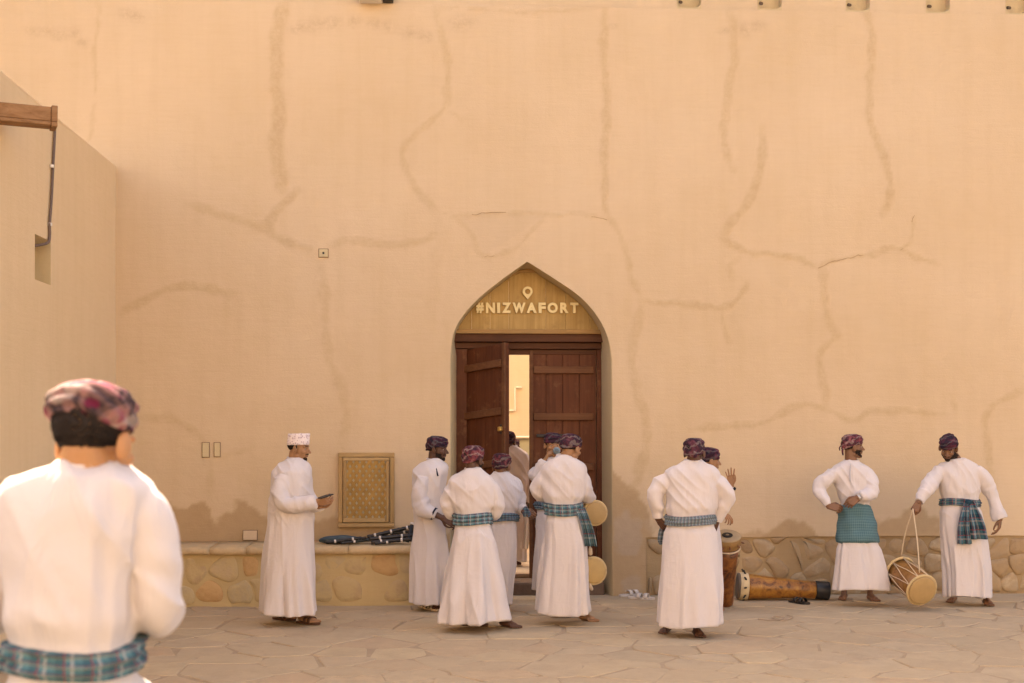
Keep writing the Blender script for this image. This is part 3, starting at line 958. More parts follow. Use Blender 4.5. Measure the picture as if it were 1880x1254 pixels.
def leaf(hx, wid, ang, sgn, label, rails, planks=4, sag=0.0):
    """hinge at hx; the leaf runs towards sgn * x and opens towards the square by ang"""
    lf = empty('door_leaf', (hx, DY, 0)); lf.parent = gate
    lf.location = (hx - gate.location.x, DY - gate.location.y, 0)
    lf['label'] = label
    ca, sa = math.cos(ang), math.sin(ang)
    def tr(b):
        V = b.verts()
        x = V[:, 0] * sgn; y = V[:, 1]
        V[:, 2] += sag * V[:, 0] * sstep(0.6, 1.2, V[:, 2])
        return np.c_[hx + sgn * (V[:, 0] * ca - y * sa * -1 * 0) + 0 * x + (y * sa * sgn), DY - V[:, 0] * sa + y * ca, V[:, 2]]
    def ad(name, p0, p1, mat, bev=0.005):
        b = box(p0, p1)
        V = tr(b)
        F = b.F if sgn > 0 else [f[::-1] for f in b.F]
        return link(name, V, F, mat, lf, bevel=bev)
    zt0, zb = zt(643), Z0 + 0.02
    for i in range(planks):
        ad('plank', (wid * i / planks + 0.0015, 0.0, zb), (wid * (i + 1) / planks - 0.0015, 0.035, zt0 - 0.004), M_DARKW, 0.003)
    ad('back_board', (0.004, 0.036, zb + 0.01), (wid - 0.004, 0.046, zt0 - 0.01), M_DARKW, 0)
    for z, h in rails:
        ad('rail', (0.03, -0.045, z - h / 2), (wid - 0.045, -0.001, z + h / 2), M_RAIL)
    ad('stile', (wid - 0.040, -0.030, zb), (wid, -0.001, zt0 - 0.002), M_RAIL)
    return lf, tr, ad
wl_ = (X(975) - X(853)) - 0.01
rails = [(zt(679), 0.075), (zt(765), 0.075), (zt(857), 0.07), (zt(960), 0.075), (0.35, 0.075)]
lfL, trL, adL = leaf(X(853) + 0.004, 0.60, math.radians(46), 1, 'left leaf standing half open', rails, 4, 0.10)
lfR, trR, adR = leaf(X(1095) - 0.004, X(1095) - X(971) - 0.008, 0.0, -1, 'right leaf standing closed', rails)
adR('lock_bar', (0.24, -0.028, zt(803)), (0.64, -0.002, zt(797)), M_IRON)
adL('handle', (0.535, -0.07, zt(801)), (0.575, -0.002, zt(793)), M_BRASS, 0.008)
adL('handle_plate', (0.515, -0.008, zt(806)), (0.575, -0.0025, zt(788)), M_IRON)
# step below the gate
thr = empty('gate_step', (X(970), DY, 0), 'worn dark stone step below the gate', 'step')
b = Buf(); box((xl + 0.005, WY + 0.10, -0.015), (xr - 0.005, WY + 0.60, Z0), b); put('tread', b, stone_mat('step_stone', [(0.17, 0.11, 0.075), (0.22, 0.15, 0.10)]), thr, bevel=0.02)
b = Buf(); box((xl + 0.01, WY + 0.56, Z0 + 0.002), (xr - 0.01, WY + 0.72, Z0 + 0.05), b); put('sill', b, stone_mat('sill_stone', [(0.36, 0.25, 0.16), (0.4, 0.28, 0.18)]), thr, bevel=0.015)

# sign board in the arch: planks cut to the arch, bottom rail, letters and pin
SY = WY + 0.27
board = empty('sign_board', at_y(970, 608, SY), 'golden wooden board filling the arch with raised lettering #NIZWAFORT', 'sign')
inner = ring_out(0.068, 0)[:, [0, 2]]
zb_ = at_y(970, 606, SY)[2]
cut = [at_y(x, 560, SY)[0] for x in (800, 866, 900, 934, 1002, 1038, 1082, 1140)]
def top_z(x):
    L = inner[1:-1]
    i = np.argsort(L[:, 0])
    return np.interp(x, L[i, 0], L[i, 1])
for a, c in zip(cut[:-1], cut[1:]):
    xs = np.linspace(max(a, inner[:, 0].min() + 0.004) + 0.0012, min(c, inner[:, 0].max() - 0.004) - 0.0012, 9)
    up = np.array([min(top_z(x) - 0.006, at_y(970, 498, SY)[2]) for x in xs])
    m = up > zb_ + 0.01
    xs, up = xs[m], up[m]
    pts = [(x, zb_ - 0.02) for x in (xs[0], xs[-1])] + [(x, z) for x, z in zip(xs[::-1], up[::-1])]
    n = len(pts)
    dy = random.uniform(0, 0.004)
    V = [(x, SY + dy, z) for x, z in pts] + [(x, SY + dy + 0.03, z) for x, z in pts]
    F = [tuple(range(n)), tuple(range(2 * n - 1, n - 1, -1))] + [(i, i + n, (i + 1) % n + n, (i + 1) % n) for i in range(n)]
    link('plank', V, F, M_GOLDW, board, bevel=0.0025)
b = Buf(); box((ring_out(0.06, 0)[:, 0].min(), SY - 0.035, at_y(970, 613, SY)[2]), (ring_out(0.06, 0)[:, 0].max(), SY - 0.002, at_y(970, 605, SY)[2]), b)
M_GOLDX = wood('golden_rail_wood', (0.30, 0.17, 0.06), (0.44, 0.27, 0.11), 'X')
put('bottom_rail', b, M_GOLDX, board, bevel=0.005)
V = []
for t in np.linspace(-1, 1, 15):
    p = at_y(970 + 32 * t, 497 + 7 * t * t, SY); V.append(p + np.array([0, -0.008, 0]))
Vt, Ft, _ = tube(V, 0.02, 8); link('arched_rail', Vt, Ft, M_GOLDX, board, True)
def ext(polys, y0, y1):
    """extrude a flat mesh (V2, F) between y0 and y1"""
    V2, F2 = polys
    n = len(V2)
    V = [(x, y0, z) for x, z in V2] + [(x, y1, z) for x, z in V2]
    E = {}
    for f in F2:
        for i in range(len(f)):
            e = (f[i], f[(i + 1) % len(f)]); E[e] = 1
    F = [tuple(f) for f in F2] + [tuple(k + n for k in f[::-1]) for f in F2]
    for (a, c) in E:
        if (c, a) not in E: F.append((c, a, a + n, c + n))
    return V, F
LET = [('#', 874, 888), ('N', 892, 908.5), ('I', 912.5, 918), ('Z', 921.5, 938), ('W', 941, 964.5), ('A', 966.5, 985), ('F', 988.5, 1001.5), ('O', 1005, 1023.5), ('R', 1028, 1043.5), ('T', 1046.5, 1061.5)]
for ch, x0, x1 in LET:
    cu = bpy.data.curves.new('letter', 'FONT'); cu.body = ch; cu.size = 1.0; cu.offset = 0.05; cu.extrude = 0.1; cu.resolution_u = 5
    to = bpy.data.objects.new('letter_source', cu); C.objects.link(to)
    me = to.evaluated_get(bpy.context.evaluated_depsgraph_get()).to_mesh()
    V = np.array([v.co[:] for v in me.vertices]); F = [tuple(p.vertices) for p in me.polygons]
    bpy.data.objects.remove(to); bpy.data.curves.remove(cu)
    lo, hi = V.min(0), V.max(0)
    p, q = at_y(x0, 575, SY), at_y(x1, 556, SY)
    w = (V - lo) / (hi - lo)
    link('letter', np.c_[p[0] + w[:, 0] * (q[0] - p[0]), SY - 0.002 - 0.028 * w[:, 2], p[2] + w[:, 1] * (q[2] - p[2])], [f for f in F], M_LETTER, board)
# map pin
c0 = at_y(968.5, 535.5, SY); r0 = 0.052
ou, inn = [], []
for a in np.linspace(-math.pi / 2, 1.5 * math.pi, 41)[:-1]:
    f = 1.0
    da = abs(((a + math.pi / 2 + math.pi) % (2 * math.pi)) - math.pi)
    if da < 0.9: f = 1.0 / math.cos(0.9 - da) if da > 0 else 1.0 / math.cos(0.9)
    ou.append((c0[0] + r0 * f * math.cos(a), c0[2] + r0 * f * math.sin(a)))
    inn.append((c0[0] + 0.55 * r0 * math.cos(a), c0[2] + 0.55 * r0 * math.sin(a)))
V, F = ext((ou + inn, [(i, (i + 1) % 40, (i + 1) % 40 + 40, i + 40) for i in range(40)]), SY - 0.03, SY - 0.002)
link('location_pin', V, F, M_LETTER, board)

# ------------------------------------------------------------------ court behind the gate
CY0 = WY + 0.72
cf = box((-14, CY0, -0.02), (14, CY0 + 20, Z0 + 0.046))
tag(put('court_floor', cf, M_FLAG), kind='structure')
cy = WY + 9.0
cw = empty('court_wall', (0.6, cy, 0), 'pale plastered wall of the inner court seen through the gate', 'wall')
b = Buf(); box((-9, cy, 0), (11, cy + 0.6, 14.0), b); put('plaster_face', b, plaster('court_plaster', (0.62, 0.55, 0.44), (0.68, 0.61, 0.49), False), cw)  # unseen upper part raised to block sun through the gate gap
def cwb(name, a, c, dy, mat, bev=0.01):
    p, q = at_y(a[0], c[1], cy), at_y(c[0], a[1], cy)
    b = Buf(); box((p[0], cy - dy, p[2]), (q[0], cy - 0.002, q[2]), b); return put(name, b, mat, cw, bevel=bev)
M_WHITEW = flat('white_rim_sun_edge', (0.85, 0.82, 0.75), 0.7, 0.2, 0.03)
cwb('sunlit_edge', (944, 712), (946.5, 755), 0.05, M_WHITEW)  # white strips stand in for sun catching edges in the court
cwb('sunlit_edge', (947, 710), (958, 712.5), 0.05, M_WHITEW)
cwb('sunlit_edge', (930, 752.5), (943.5, 755), 0.05, M_WHITEW)
pb = empty('court_panel', at_y(955, 1000, WY + 5.5) * [1, 1, 0] + [0, 0, Z0 + 0.046], 'pale green panel with white rim over a counter in the inner court', 'booth')  # pale panel of uncertain use, built as a counter block
def pbb(name, a, c, y0, y1, mat, bev=0.01):
    p, q = at_y(a[0], c[1], y0), at_y(c[0], a[1], y0)
    b = Buf(); box((p[0], y0, max(p[2], Z0 + 0.047)), (q[0], y1, q[2]), b); return put(name, b, mat, pb, bevel=bev)
y5 = WY + 5.5
pbb('rim', (920, 801), (1010, 805), y5 - 0.04, y5 + 0.9, M_WHITEW)
pbb('panel', (922, 805.5), (1008, 858), y5, y5 + 0.85, flat('pale_green_panel', (0.50, 0.53, 0.44), 0.25, 0.5, 0.05))
pbb('plinth', (920, 858.5), (1010, 905), y5 - 0.02, y5 + 0.9, flat('pale_grey_paint', (0.42, 0.38, 0.32), 0.6, 0.3, 0.05))
pbb('counter', (920, 905.5), (1010, 1060), y5 + 0.05, y5 + 0.8, flat('black_paint', (0.03, 0.026, 0.024), 0.5, 0.3, 0.05))
kb = empty('court_kerb', at_y(955, 1020, WY + 4.4) * [1, 1, 0] + [0, 0, Z0 + 0.046], 'ochre kerb block with pale top behind the gate', 'kerb')
p, q = at_y(915, 1035, WY + 4.4), at_y(1010, 980, WY + 4.4)
b = Buf(); box((p[0], WY + 4.4, Z0 + 0.047), (q[0], WY + 4.8, q[2]), b); put('block', b, flat('ochre_paint', (0.52, 0.36, 0.13), 0.8, 0.2, 0.1, 8), kb, bevel=0.01)
b = Buf(); box((p[0], WY + 4.38, q[2] + 0.001), (q[0], WY + 4.82, q[2] + 0.05), b); put('top', b, M_WHITEW, kb, bevel=0.008)

# ------------------------------------------------------------------ lattice panel in the wall
LY = WY - 0.05
lat = empty('lattice_panel', at_y(672, 968, WY), 'honey coloured wooden lattice shutter set in the wall above the bench', 'shutter')
def L(px, py): return at_y(px, py, LY)
def lbar(name, a, c, y0, y1, mat):
    p, q = L(a[0], c[1]), L(c[0], a[1])
    b = Buf(); box((p[0], y0, p[2]), (q[0], y1, q[2]), b); return put(name, b, mat, lat, bevel=0.006)
M_FRAMEX = wood('panel_rail_wood', (0.42, 0.265, 0.11), (0.55, 0.37, 0.175), 'X')
lbar('frame_rail', (621, 831), (724, 839), LY - 0.012, WY + 0.02, M_FRAMEX)
lbar('frame_rail', (621, 960), (724, 968), LY - 0.012, WY + 0.02, M_FRAMEX)
lbar('frame_stile', (621, 839.3), (629, 959.7), LY - 0.010, WY + 0.02, M_FRAMEW)
lbar('frame_stile', (716, 839.3), (724, 959.7), LY - 0.010, WY + 0.02, M_FRAMEW)
lbar('inner_rail', (630, 840), (715, 846), LY - 0.022, LY + 0.02, M_FRAMEX)
lbar('inner_rail', (630, 951), (708, 959), LY - 0.022, LY + 0.02, M_FRAMEX)
lbar('inner_stile', (630, 846.3), (636.5, 950.7), LY - 0.020, LY + 0.02, M_FRAMEW)
lbar('inner_stile', (708.5, 846.3), (714, 958.7), LY - 0.020, LY + 0.02, M_FRAMEW)
p, q = L(634, 955), L(711, 843)
b = Buf(); box((p[0], LY + 0.016, p[2]), (q[0], WY + 0.015, q[2]), b); put('backing', b, M_PALE, lat)
x0, x1, z0, z1 = L(636, 900)[0], L(709, 900)[0], L(670, 951.5)[2], L(670, 845.5)[2]
pit, hgt = 0.066, 0.094
for sg in (1, -1):
    dirv = unit(np.array([pit * sg, hgt])); nor = np.array([dirv[1], -dirv[0]])
    step = pit * hgt / math.hypot(pit, hgt)
    cen = np.array([(x0 + x1) / 2, (z0 + z1) / 2])
    for k in range(-14, 15):
        poly = [(x0, z0), (x1, z0), (x1, z1), (x0, z1)]
        off = cen @ nor + (k + 0.5) * step
        hw = step * 0.285
        poly = clip(poly, nor[0], nor[1], off + hw); 
        if poly: poly = clip(poly, -nor[0], -nor[1], -(off - hw))
        if len(poly) < 3: continue
        A = sum(poly[i][0] * poly[(i + 1) % len(poly)][1] - poly[(i + 1) % len(poly)][0] * poly[i][1] for i in range(len(poly)))
        if abs(A) < 0.0015: continue
        yb = LY - 0.012 if sg > 0 else LY + 0.002
        V, F = ext((poly, [tuple(range(len(poly)))]), yb, yb + 0.012)
        link('slat', V, F, M_LATW, lat)

# ------------------------------------------------------------------ small plates on the wall
def plate(px0, py0, px1, py1, label, holes=0, proud=0.012, mat=None):
    c = at_y((px0 + px1) / 2, py1, WY)
    r = empty('cover_plate', c, label, 'cover plate')
    p, q = at_y(px0, py1, WY), at_y(px1, py0, WY)
    g = 0.007
    b = Buf(); box((p[0] - g, WY - 0.013, p[2] - g), (q[0] + g, WY + 0.02, q[2] + g), b); put('gap', b, flat('gap_dark', (0.24, 0.155, 0.085)), r)
    b = Buf(); proud += 0.008; box((p[0], WY - proud, p[2]), (q[0], WY - 0.012, q[2]), b); put('lid', b, mat or M_COVER, r, bevel=0.003)
    for i in range(holes):
        V, F, _ = tube([(0.5 * (p[0] + q[0]), WY - proud - 0.004, 0.5 * (p[2] + q[2])), (0.5 * (p[0] + q[0]), WY - proud + 0.002, 0.5 * (p[2] + q[2]))], 0.012, 8)
        link('screw_hole', V, F, M_IRON, r)
    return r
M_SAMEP = plaster('plate_plaster', (0.56, 0.45, 0.265), (0.61, 0.50, 0.31), False)
plate(586, 458, 602, 472, 'small square cover plate with a dark hole high on the wall', 1, 0.012, M_SAMEP)
plate(372, 813, 384, 839, 'wider of two upright plates left of the capped man', 0, 0.010, M_SAMEP)
plate(394, 813, 404, 838, 'narrower of two upright plates left of the capped man', 0, 0.010, M_SAMEP)
plate(447, 974, 472, 991, 'cream rectangular socket cover just above the bench', 0, 0.022, M_COVER)
plate(219, 845, 231, 866, 'upright plate near the corner beside the foreground man', 0, 0.010, M_SAMEP)
for nm, pp in (('scratch', [((377, 830), (383, 825)), ((395, 820), (403, 833)), ((395, 834), (403, 828))]),):
    pass
fx = at_y(680, 2, WY)
fl_ = empty('floodlight', at_y(680, 3, WY - 0.06), 'white floodlight at the very top edge of the wall', 'light')
b = Buf(); p, q = at_y(659, 3.5, WY - 0.08), at_y(701, -22, WY - 0.08); box((p[0], WY - 0.16, p[2]), (q[0], WY - 0.02, q[2]), b); put('housing', b, M_CLIP, fl_, bevel=0.01)
b = Buf(); p, q = at_y(703, 3, WY - 0.05), at_y(722, -10, WY - 0.05); box((p[0], WY - 0.1, p[2]), (q[0], WY + 0.01, q[2]), b); put('bracket', b, M_IRON, fl_, bevel=0.01)

# ------------------------------------------------------------------ unseen houses added across the square to bounce warm light onto the fort
M_HOUSE = [plaster('house_plaster_%d' % i, k, tuple(v * 1.06 for v in k), False) for i, k in enumerate(((0.57, 0.48, 0.37), (0.60, 0.49, 0.37), (0.55, 0.47, 0.35)))]
HY = -23.0
for i, (x0, x1, h, lab) in enumerate(((-34, -9.2, 15.0, 'broad cream house added unseen to bounce warm light, at the south end'), (-9, 13.8, 16.5, 'tallest cream house added unseen to bounce warm light, facing the gate'), (14, 38, 14.5, 'lowest cream house added unseen to bounce warm light, at the north end'))):
    hs = empty('house', ((x0 + x1) / 2, HY, 0), lab, 'house', 'unseen houses added for warm bounce')
    b_ = Buf(); box((x0, HY - 8, -0.02), (x1, HY, h), b_); put('wall', b_, M_HOUSE[i], hs)
    b_ = Buf(); box((x0 - 0.05, HY - 8, h), (x1 + 0.05, HY + 0.12, h + 0.35), b_); put('parapet', b_, M_HOUSE[i], hs, bevel=0.03)
    for fl_i, zz0 in enumerate((1.2, 4.4, 7.6, 10.8)):
        for k in range(5):
            xw = x0 + (x1 - x0) * (k + 0.5) / 5
            if fl_i == 0 and k == 2:
                b_ = Buf(); box((xw - 0.7, HY + 0.002, 0.0), (xw + 0.7, HY + 0.06, 2.5), b_); put('door', b_, M_DARKW, hs, bevel=0.02); continue
            b_ = Buf(); box((xw - 0.5, HY + 0.002, zz0), (xw + 0.5, HY + 0.05, zz0 + 1.4), b_); wo_ = put('window', b_, M_DARKW, hs, bevel=0.015)
            b_ = Buf(); box((xw - 0.62, HY + 0.001, zz0 - 0.12), (xw + 0.62, HY + 0.14, zz0 - 0.003), b_); put('sill', b_, M_HOUSE[i], wo_, bevel=0.015)
# ------------------------------------------------------------------ people
M_ROBE = cloth('white_cotton', (0.635, 0.572, 0.545))
M_ROBE2 = cloth('cream_cotton', (0.66, 0.575, 0.51))
M_HAIR = flat('black_hair', (0.022, 0.014, 0.010), 0.75, 0.2, 0.3, 90, 0, 0.6)
M_EYEW = flat('eye_white', (0.36, 0.32, 0.28), 0.3, 0.5, 0.02, 20, 0, 0)
M_EYEB = flat('eye_dark', (0.02, 0.012, 0.008), 0.2, 0.5, 0.02, 20, 0, 0)
M_LIP = flat('lip', (0.20, 0.085, 0.065), 0.5, 0.3, 0.1)
M_TRIM = flat('dark_trim', (0.02, 0.022, 0.035), 0.85, 0.1, 0.1)
M_PL = [plaid('teal_plaid_wide', (0.075, 0.165, 0.185), (0.03, 0.075, 0.095), (0.36, 0.36, 0.34), 17, 3.2),
        plaid('blue_plaid', (0.065, 0.145, 0.185), (0.03, 0.07, 0.10), (0.25, 0.29, 0.30), 30, 4.0),
        plaid('teal_plaid_fine', (0.13, 0.185, 0.20), (0.05, 0.085, 0.10), (0.34, 0.36, 0.36), 46, 7.0),
        plaid('teal_plaid_bold', (0.05, 0.135, 0.16), (0.012, 0.03, 0.05), (0.33, 0.27, 0.25), 11, 3.0),
        plaid('teal_check', (0.080, 0.160, 0.178), (0.060, 0.125, 0.145), (0.15, 0.225, 0.24), 62, 15, 0.35)]
T_COL = dict(
    wine=[(0.10, 0.022, 0.028), (0.030, 0.018, 0.024), (0.19, 0.06, 0.06), (0.24, 0.19, 0.16), (0.03, 0.02, 0.025)],
    purple=[(0.075, 0.026, 0.040), (0.024, 0.017, 0.025), (0.15, 0.055, 0.07), (0.25, 0.20, 0.18), (0.11, 0.02, 0.03)],
    rose=[(0.17, 0.040, 0.050), (0.040, 0.022, 0.030), (0.25, 0.10, 0.10), (0.34, 0.26, 0.23), (0.05, 0.025, 0.035)],
    dark=[(0.05, 0.018, 0.03), (0.018, 0.015, 0.025), (0.13, 0.03, 0.05), (0.13, 0.11, 0.11), (0.09, 0.018, 0.03)],
    bright=[(0.30, 0.155, 0.135), (0.030, 0.024, 0.028), (0.20, 0.010, 0.05), (0.46, 0.36, 0.30), (0.17, 0.008, 0.045)])
SKINS = dict(tan=skin_mat('tan_skin', (0.34, 0.175, 0.085)), brown=skin_mat('brown_skin', (0.20, 0.095, 0.048)), deep=skin_mat('deep_skin', (0.105, 0.048, 0.028)), fair=skin_mat('warm_skin', (0.46, 0.23, 0.10), 0.25))  # last entry is the near man's own skin tone, with subsurface

def dirv(yaw, pitch=0.0):
    y = math.radians(yaw)
    return (FW * math.cos(y) + RT * math.sin(y)) * math.cos(pitch) + UP * math.sin(pitch)

def head_parts(b, M, o):
    """skull, face, nose, brow, lips, ears in the head frame (x right, y forward, z up)"""
    def e(c, r, R=None):
        V, F = ellipsoid(c, r, R); b.add(V @ M.T + o, F)
    def cp(p0, r0, p1, r1):
        V, F = capsule(p0, r0, p1, r1, 10); b.add(V @ M.T + o, F)
    e((0, -0.016, 0.040), (0.074, 0.094, 0.082))
    e((0, 0.026, -0.018), (0.060, 0.062, 0.082))
    e((0, 0.020, -0.070), (0.050, 0.052, 0.040))
    e((0, 0.060, -0.092), (0.024, 0.022, 0.020))
    e((0, 0.052, -0.055), (0.036, 0.034, 0.030))
    cp((0, 0.080, 0.012), 0.0085, (0, 0.108, -0.027), 0.0115)
    for s in (-1, 1):
        e((s * 0.013, 0.090, -0.031), (0.009, 0.011, 0.008))
        cp((s * 0.010, 0.080, 0.020), 0.010, (s * 0.046, 0.066, 0.020), 0.010)
        e((s * 0.041, 0.058, -0.024), (0.020, 0.022, 0.017))
        e((s * 0.048, 0.000, -0.068), (0.014, 0.03, 0.022))
        a = 0.35 * s
        R = np.array([[math.cos(a), math.sin(a), 0], [-math.sin(a), math.cos(a), 0], [0, 0, 1]])
        e((s * 0.083, -0.010, -0.008), (0.009, 0.020, 0.033), R)
        e((s * 0.074, -0.002, -0.016), (0.012, 0.012, 0.016))
    e((0, 0.082, -0.052), (0.023, 0.011, 0.006))
    e((0, 0.080, -0.063), (0.020, 0.011, 0.0065))

def turban(fig, M, o, mat, tilt=0.0, size=0.94, backlift=0.0, tail=None, ph=0.0, low=0.0, sidelift=0.016):
    A = np.linspace(0, 2 * math.pi, 72, endpoint=False)          # 0 = right, pi/2 = forward
    prof_ = [(0.86, 0.010), (0.93, -0.004), (0.99, 0.004), (1.03, 0.022), (1.05, 0.045), (1.045, 0.068), (1.01, 0.090), (0.92, 0.110), (0.76, 0.126), (0.52, 0.137), (0.25, 0.142), (0.06, 0.143)]
    pr = catmull(np.array(prof_), 4)
    rings = []
    n = len(pr)
    for i, (r, z) in enumerate(pr):
        t = i / (n - 1)
        rim = 1 - sstep(0.05, 0.75, t)
        zz_ = z + rim * (0.030 * np.sin(A) - 0.012 + sidelift * np.cos(A) ** 2 + low + backlift * np.clip(-np.sin(A), 0, 1) ** 1.5)
        wrap = 4.3 * t + 1.0 * np.sin(A + ph) + 0.35 * np.sin(2 * A + 1.7 * ph)
        f = wrap - np.floor(wrap)
        d = (0.0095 * (1 - np.abs(2 * f - 1) ** 1.5) - 0.004) * sstep(0.08, 0.25, t) * (1 - 0.55 * sstep(0.8, 1, t))
        lump = 0.006 * np.sin(3 * A + ph * 2 + 4 * t)
        a = (0.088 * r + d + lump) * size; bq = (0.108 * r + d + lump) * size
        P = np.stack([a * np.cos(A), bq * np.sin(A) - 0.012, zz_ * size * 0.85 + 0.014 + d * 0.4 * t], 1)
        rings.append(P)
    V, F, uv = loft(np.array(rings), True, True)
    ca, sa = math.cos(tilt), math.sin(tilt)
    V = np.c_[V[:, 0] * ca - V[:, 2] * sa, V[:, 1], V[:, 0] * sa + V[:, 2] * ca]
    b = Buf(); b.add(V @ M.T + o, F, uv)
    tb = put('turban', b, mat, fig, True)
    if tail:
        for P, r in tail:
            V, F, uv = tube(P, np.linspace(r, r * 0.7, len(P)), 10, True, 4, lambda L, A, t: 0.16 * np.sin(3 * A + 40 * L), True, 0.55)
            link('turban_tail', V @ M.T + o, F, mat, tb, True, uv=uv)
    return tb

def shell(V, F, N, L, cond, off):
    ok = cond(L[:, 0], L[:, 1], L[:, 2])
    f = [q for q in F if ok[list(q)].all()]
    if not f: return None
    ids = sorted({i for q in f for i in q}); mp_ = {i: k for k, i in enumerate(ids)}
    nb = np.zeros(len(ids)); 
    cnt = {}
    for q in f:
        for i in q: cnt[i] = cnt.get(i, 0) + 1
    o_ = np.array([off if cnt[i] >= 4 else -0.003 for i in ids])
    P = V[ids] + N[ids] * o_[:, None]
    P = P + N[ids] * (vnoise(P * 160, 5) * off * 0.35)[:, None]
    return P, [tuple(mp_[i] for i in q) for q in f]

def hand(b, w, d, pn, side, curl=0.6, spread=0.10, sc=1.0, thumb=0.6):
    """palm and five fingers: w wrist, d hand direction, pn palm normal (fingers bend towards it), side +1 if the thumb lies along d x pn"""
    d = unit(d); pn = unit(pn - d * np.dot(pn, d)); s = np.cross(d, pn) * side
    P = lambda a, c, e: w + (d * a + s * c + pn * e) * sc
    cp = lambda p0, r0, p1, r1: b.add(*capsule(p0, r0 * sc, p1, r1 * sc, 10))
    offs = [0.030, 0.010, -0.010, -0.028]
    lens = [(0.041, 0.025, 0.020), (0.045, 0.029, 0.021), (0.041, 0.027, 0.020), (0.032, 0.020, 0.018)]
    base = [0.090, 0.094, 0.089, 0.080]
    cs = curl if hasattr(curl, '__len__') else [curl * k for k in (0.85, 1.0, 1.08, 1.15)]
    for k in range(4):
        kn = P(base[k], offs[k], 0.002)
        cp(P(0.0, offs[k] * 0.55, 0), 0.0155, kn, 0.0105)
        a = 0.12 + cs[k] * 0.9
        sp = (1.5 - k) * spread
        p = kn
        r = [0.0090, 0.0083, 0.0075, 0.0066] if k < 3 else [0.0080, 0.0073, 0.0067, 0.0060]
        for j in range(3):
            q = p + (d * math.cos(a) * math.cos(sp) + s * math.sin(sp) * math.cos(a) + pn * math.sin(a)) * lens[k][j] * sc
            cp(p, r[j], q, r[j + 1])
            p = q; a += cs[k] * (1.0 if j == 0 else 0.7)
    t0 = P(0.022, 0.024, 0.008)
    t1 = P(0.056, 0.050, 0.016 + 0.012 * thumb)
    t2 = P(0.086, 0.056 - 0.012 * thumb, 0.022 + 0.026 * thumb)
    t3 = P(0.110, 0.054 - 0.022 * thumb, 0.024 + 0.034 * thumb)
    cp(t0, 0.0145, t1, 0.0115); cp(t1, 0.0112, t2, 0.0095); cp(t2, 0.0093, t3, 0.0075)
    cp(P(0.02, 0.016, 0.006), 0.016, P(0.066, 0.022, 0.004), 0.0125)

def foot(b, heel, toe, leg_to, z=0.0):
    d = unit((toe - heel) * [1, 1, 0]); s = np.cross(UP, d)
    h = np.array([heel[0], heel[1], z])
    P = lambda a, c, e: h + d * a + s * c + UP * e
    cp = lambda p0, r0, p1, r1: b.add(*capsule(p0, r0, p1, r1, 10))
    cp(P(0.028, 0, 0.030), 0.029, P(0.05, 0, 0.034), 0.029)
    cp(P(0.045, 0, 0.060), 0.030, P(0.060, 0, 0.115), 0.029)
    cp(P(0.06, 0.0, 0.055), 0.030, P(0.165, 0.006, 0.026), 0.0235)
    cp(P(0.05, -0.014, 0.026), 0.023, P(0.16, -0.026, 0.018), 0.017)
    cp(P(0.07, 0.016, 0.034), 0.024, P(0.175, 0.022, 0.022), 0.020)
    for k, (o, l, r) in enumerate(((0.030, 0.060, 0.0125), (0.010, 0.056, 0.0095), (-0.006, 0.049, 0.009), (-0.021, 0.040, 0.0085), (-0.034, 0.029, 0.008))):
        cp(P(0.165 - 0.008 * k, o * 0.9, 0.016), r * 1.15, P(0.178 + l - 0.004 * k, o * 1.12, r * 0.95), r)
    cp(P(0.058, 0, 0.11), 0.029, np.array(leg_to, float), 0.048)
    return P

def ribbon(P, a0, w, h, half, n=9):
    """a flat strap arching over a foot"""
    rings = []
    for k in np.linspace(0, math.pi, n):
        c_, e_ = half * math.cos(k), 0.012 + h * math.sin(k) ** 0.7
        rings.append([P(a0 - w, c_, e_), P(a0 + w, c_, e_), P(a0 + w, c_ * 1.06, e_ + 0.005), P(a0 - w, c_ * 1.06, e_ + 0.005)])
    return loft(np.array(rings))[:2]

def sandal(fig, P, mat, sole=None):
    out = []
    for e, m in ((0.0, sole or mat),):
        Q = [(-0.012, 0.028), (0.05, 0.036), (0.13, 0.040), (0.19, 0.050), (0.235, 0.044), (0.255, 0.012), (0.25, -0.020), (0.21, -0.045), (0.15, -0.043), (0.05, -0.034), (-0.012, -0.028), (-0.022, 0.0)]
        Q = chaikin(np.array(Q), 1)
        n = len(Q)
        V = [P(a, c, 0.0) for a, c in Q] + [P(a, c, 0.016) for a, c in Q]
        F = [tuple(range(n))[::-1], tuple(range(n, 2 * n))] + [(i, (i + 1) % n, (i + 1) % n + n, i + n) for i in range(n)]
        so_ = link('sandal', V, F, m, fig)
    for a0 in (0.12, 0.17):
        V, F = ribbon(P, a0, 0.017, 0.052, 0.046)
        link('strap', V, F, mat, so_, True)

def torso_rings(J, s, st, NA=112):
    st = np.array(st, float)
    y0, y1 = st[0, 0], st[-1, 0]
    n = int((y1 - y0) / s / 0.011) + 2
    ys_ = np.linspace(y0, y1, n)
    cols = [np.interp(ys_, st[:, 0], st[:, k]) for k in range(1, 5)]
    for k in range(4):
        c = cols[k]
        for _ in range(5):
            c = np.concatenate([c[:1], 0.25 * c[:-2] + 0.5 * c[1:-1] + 0.25 * c[2:], c[-1:]])
        cols[k] = c
    return ys_, cols

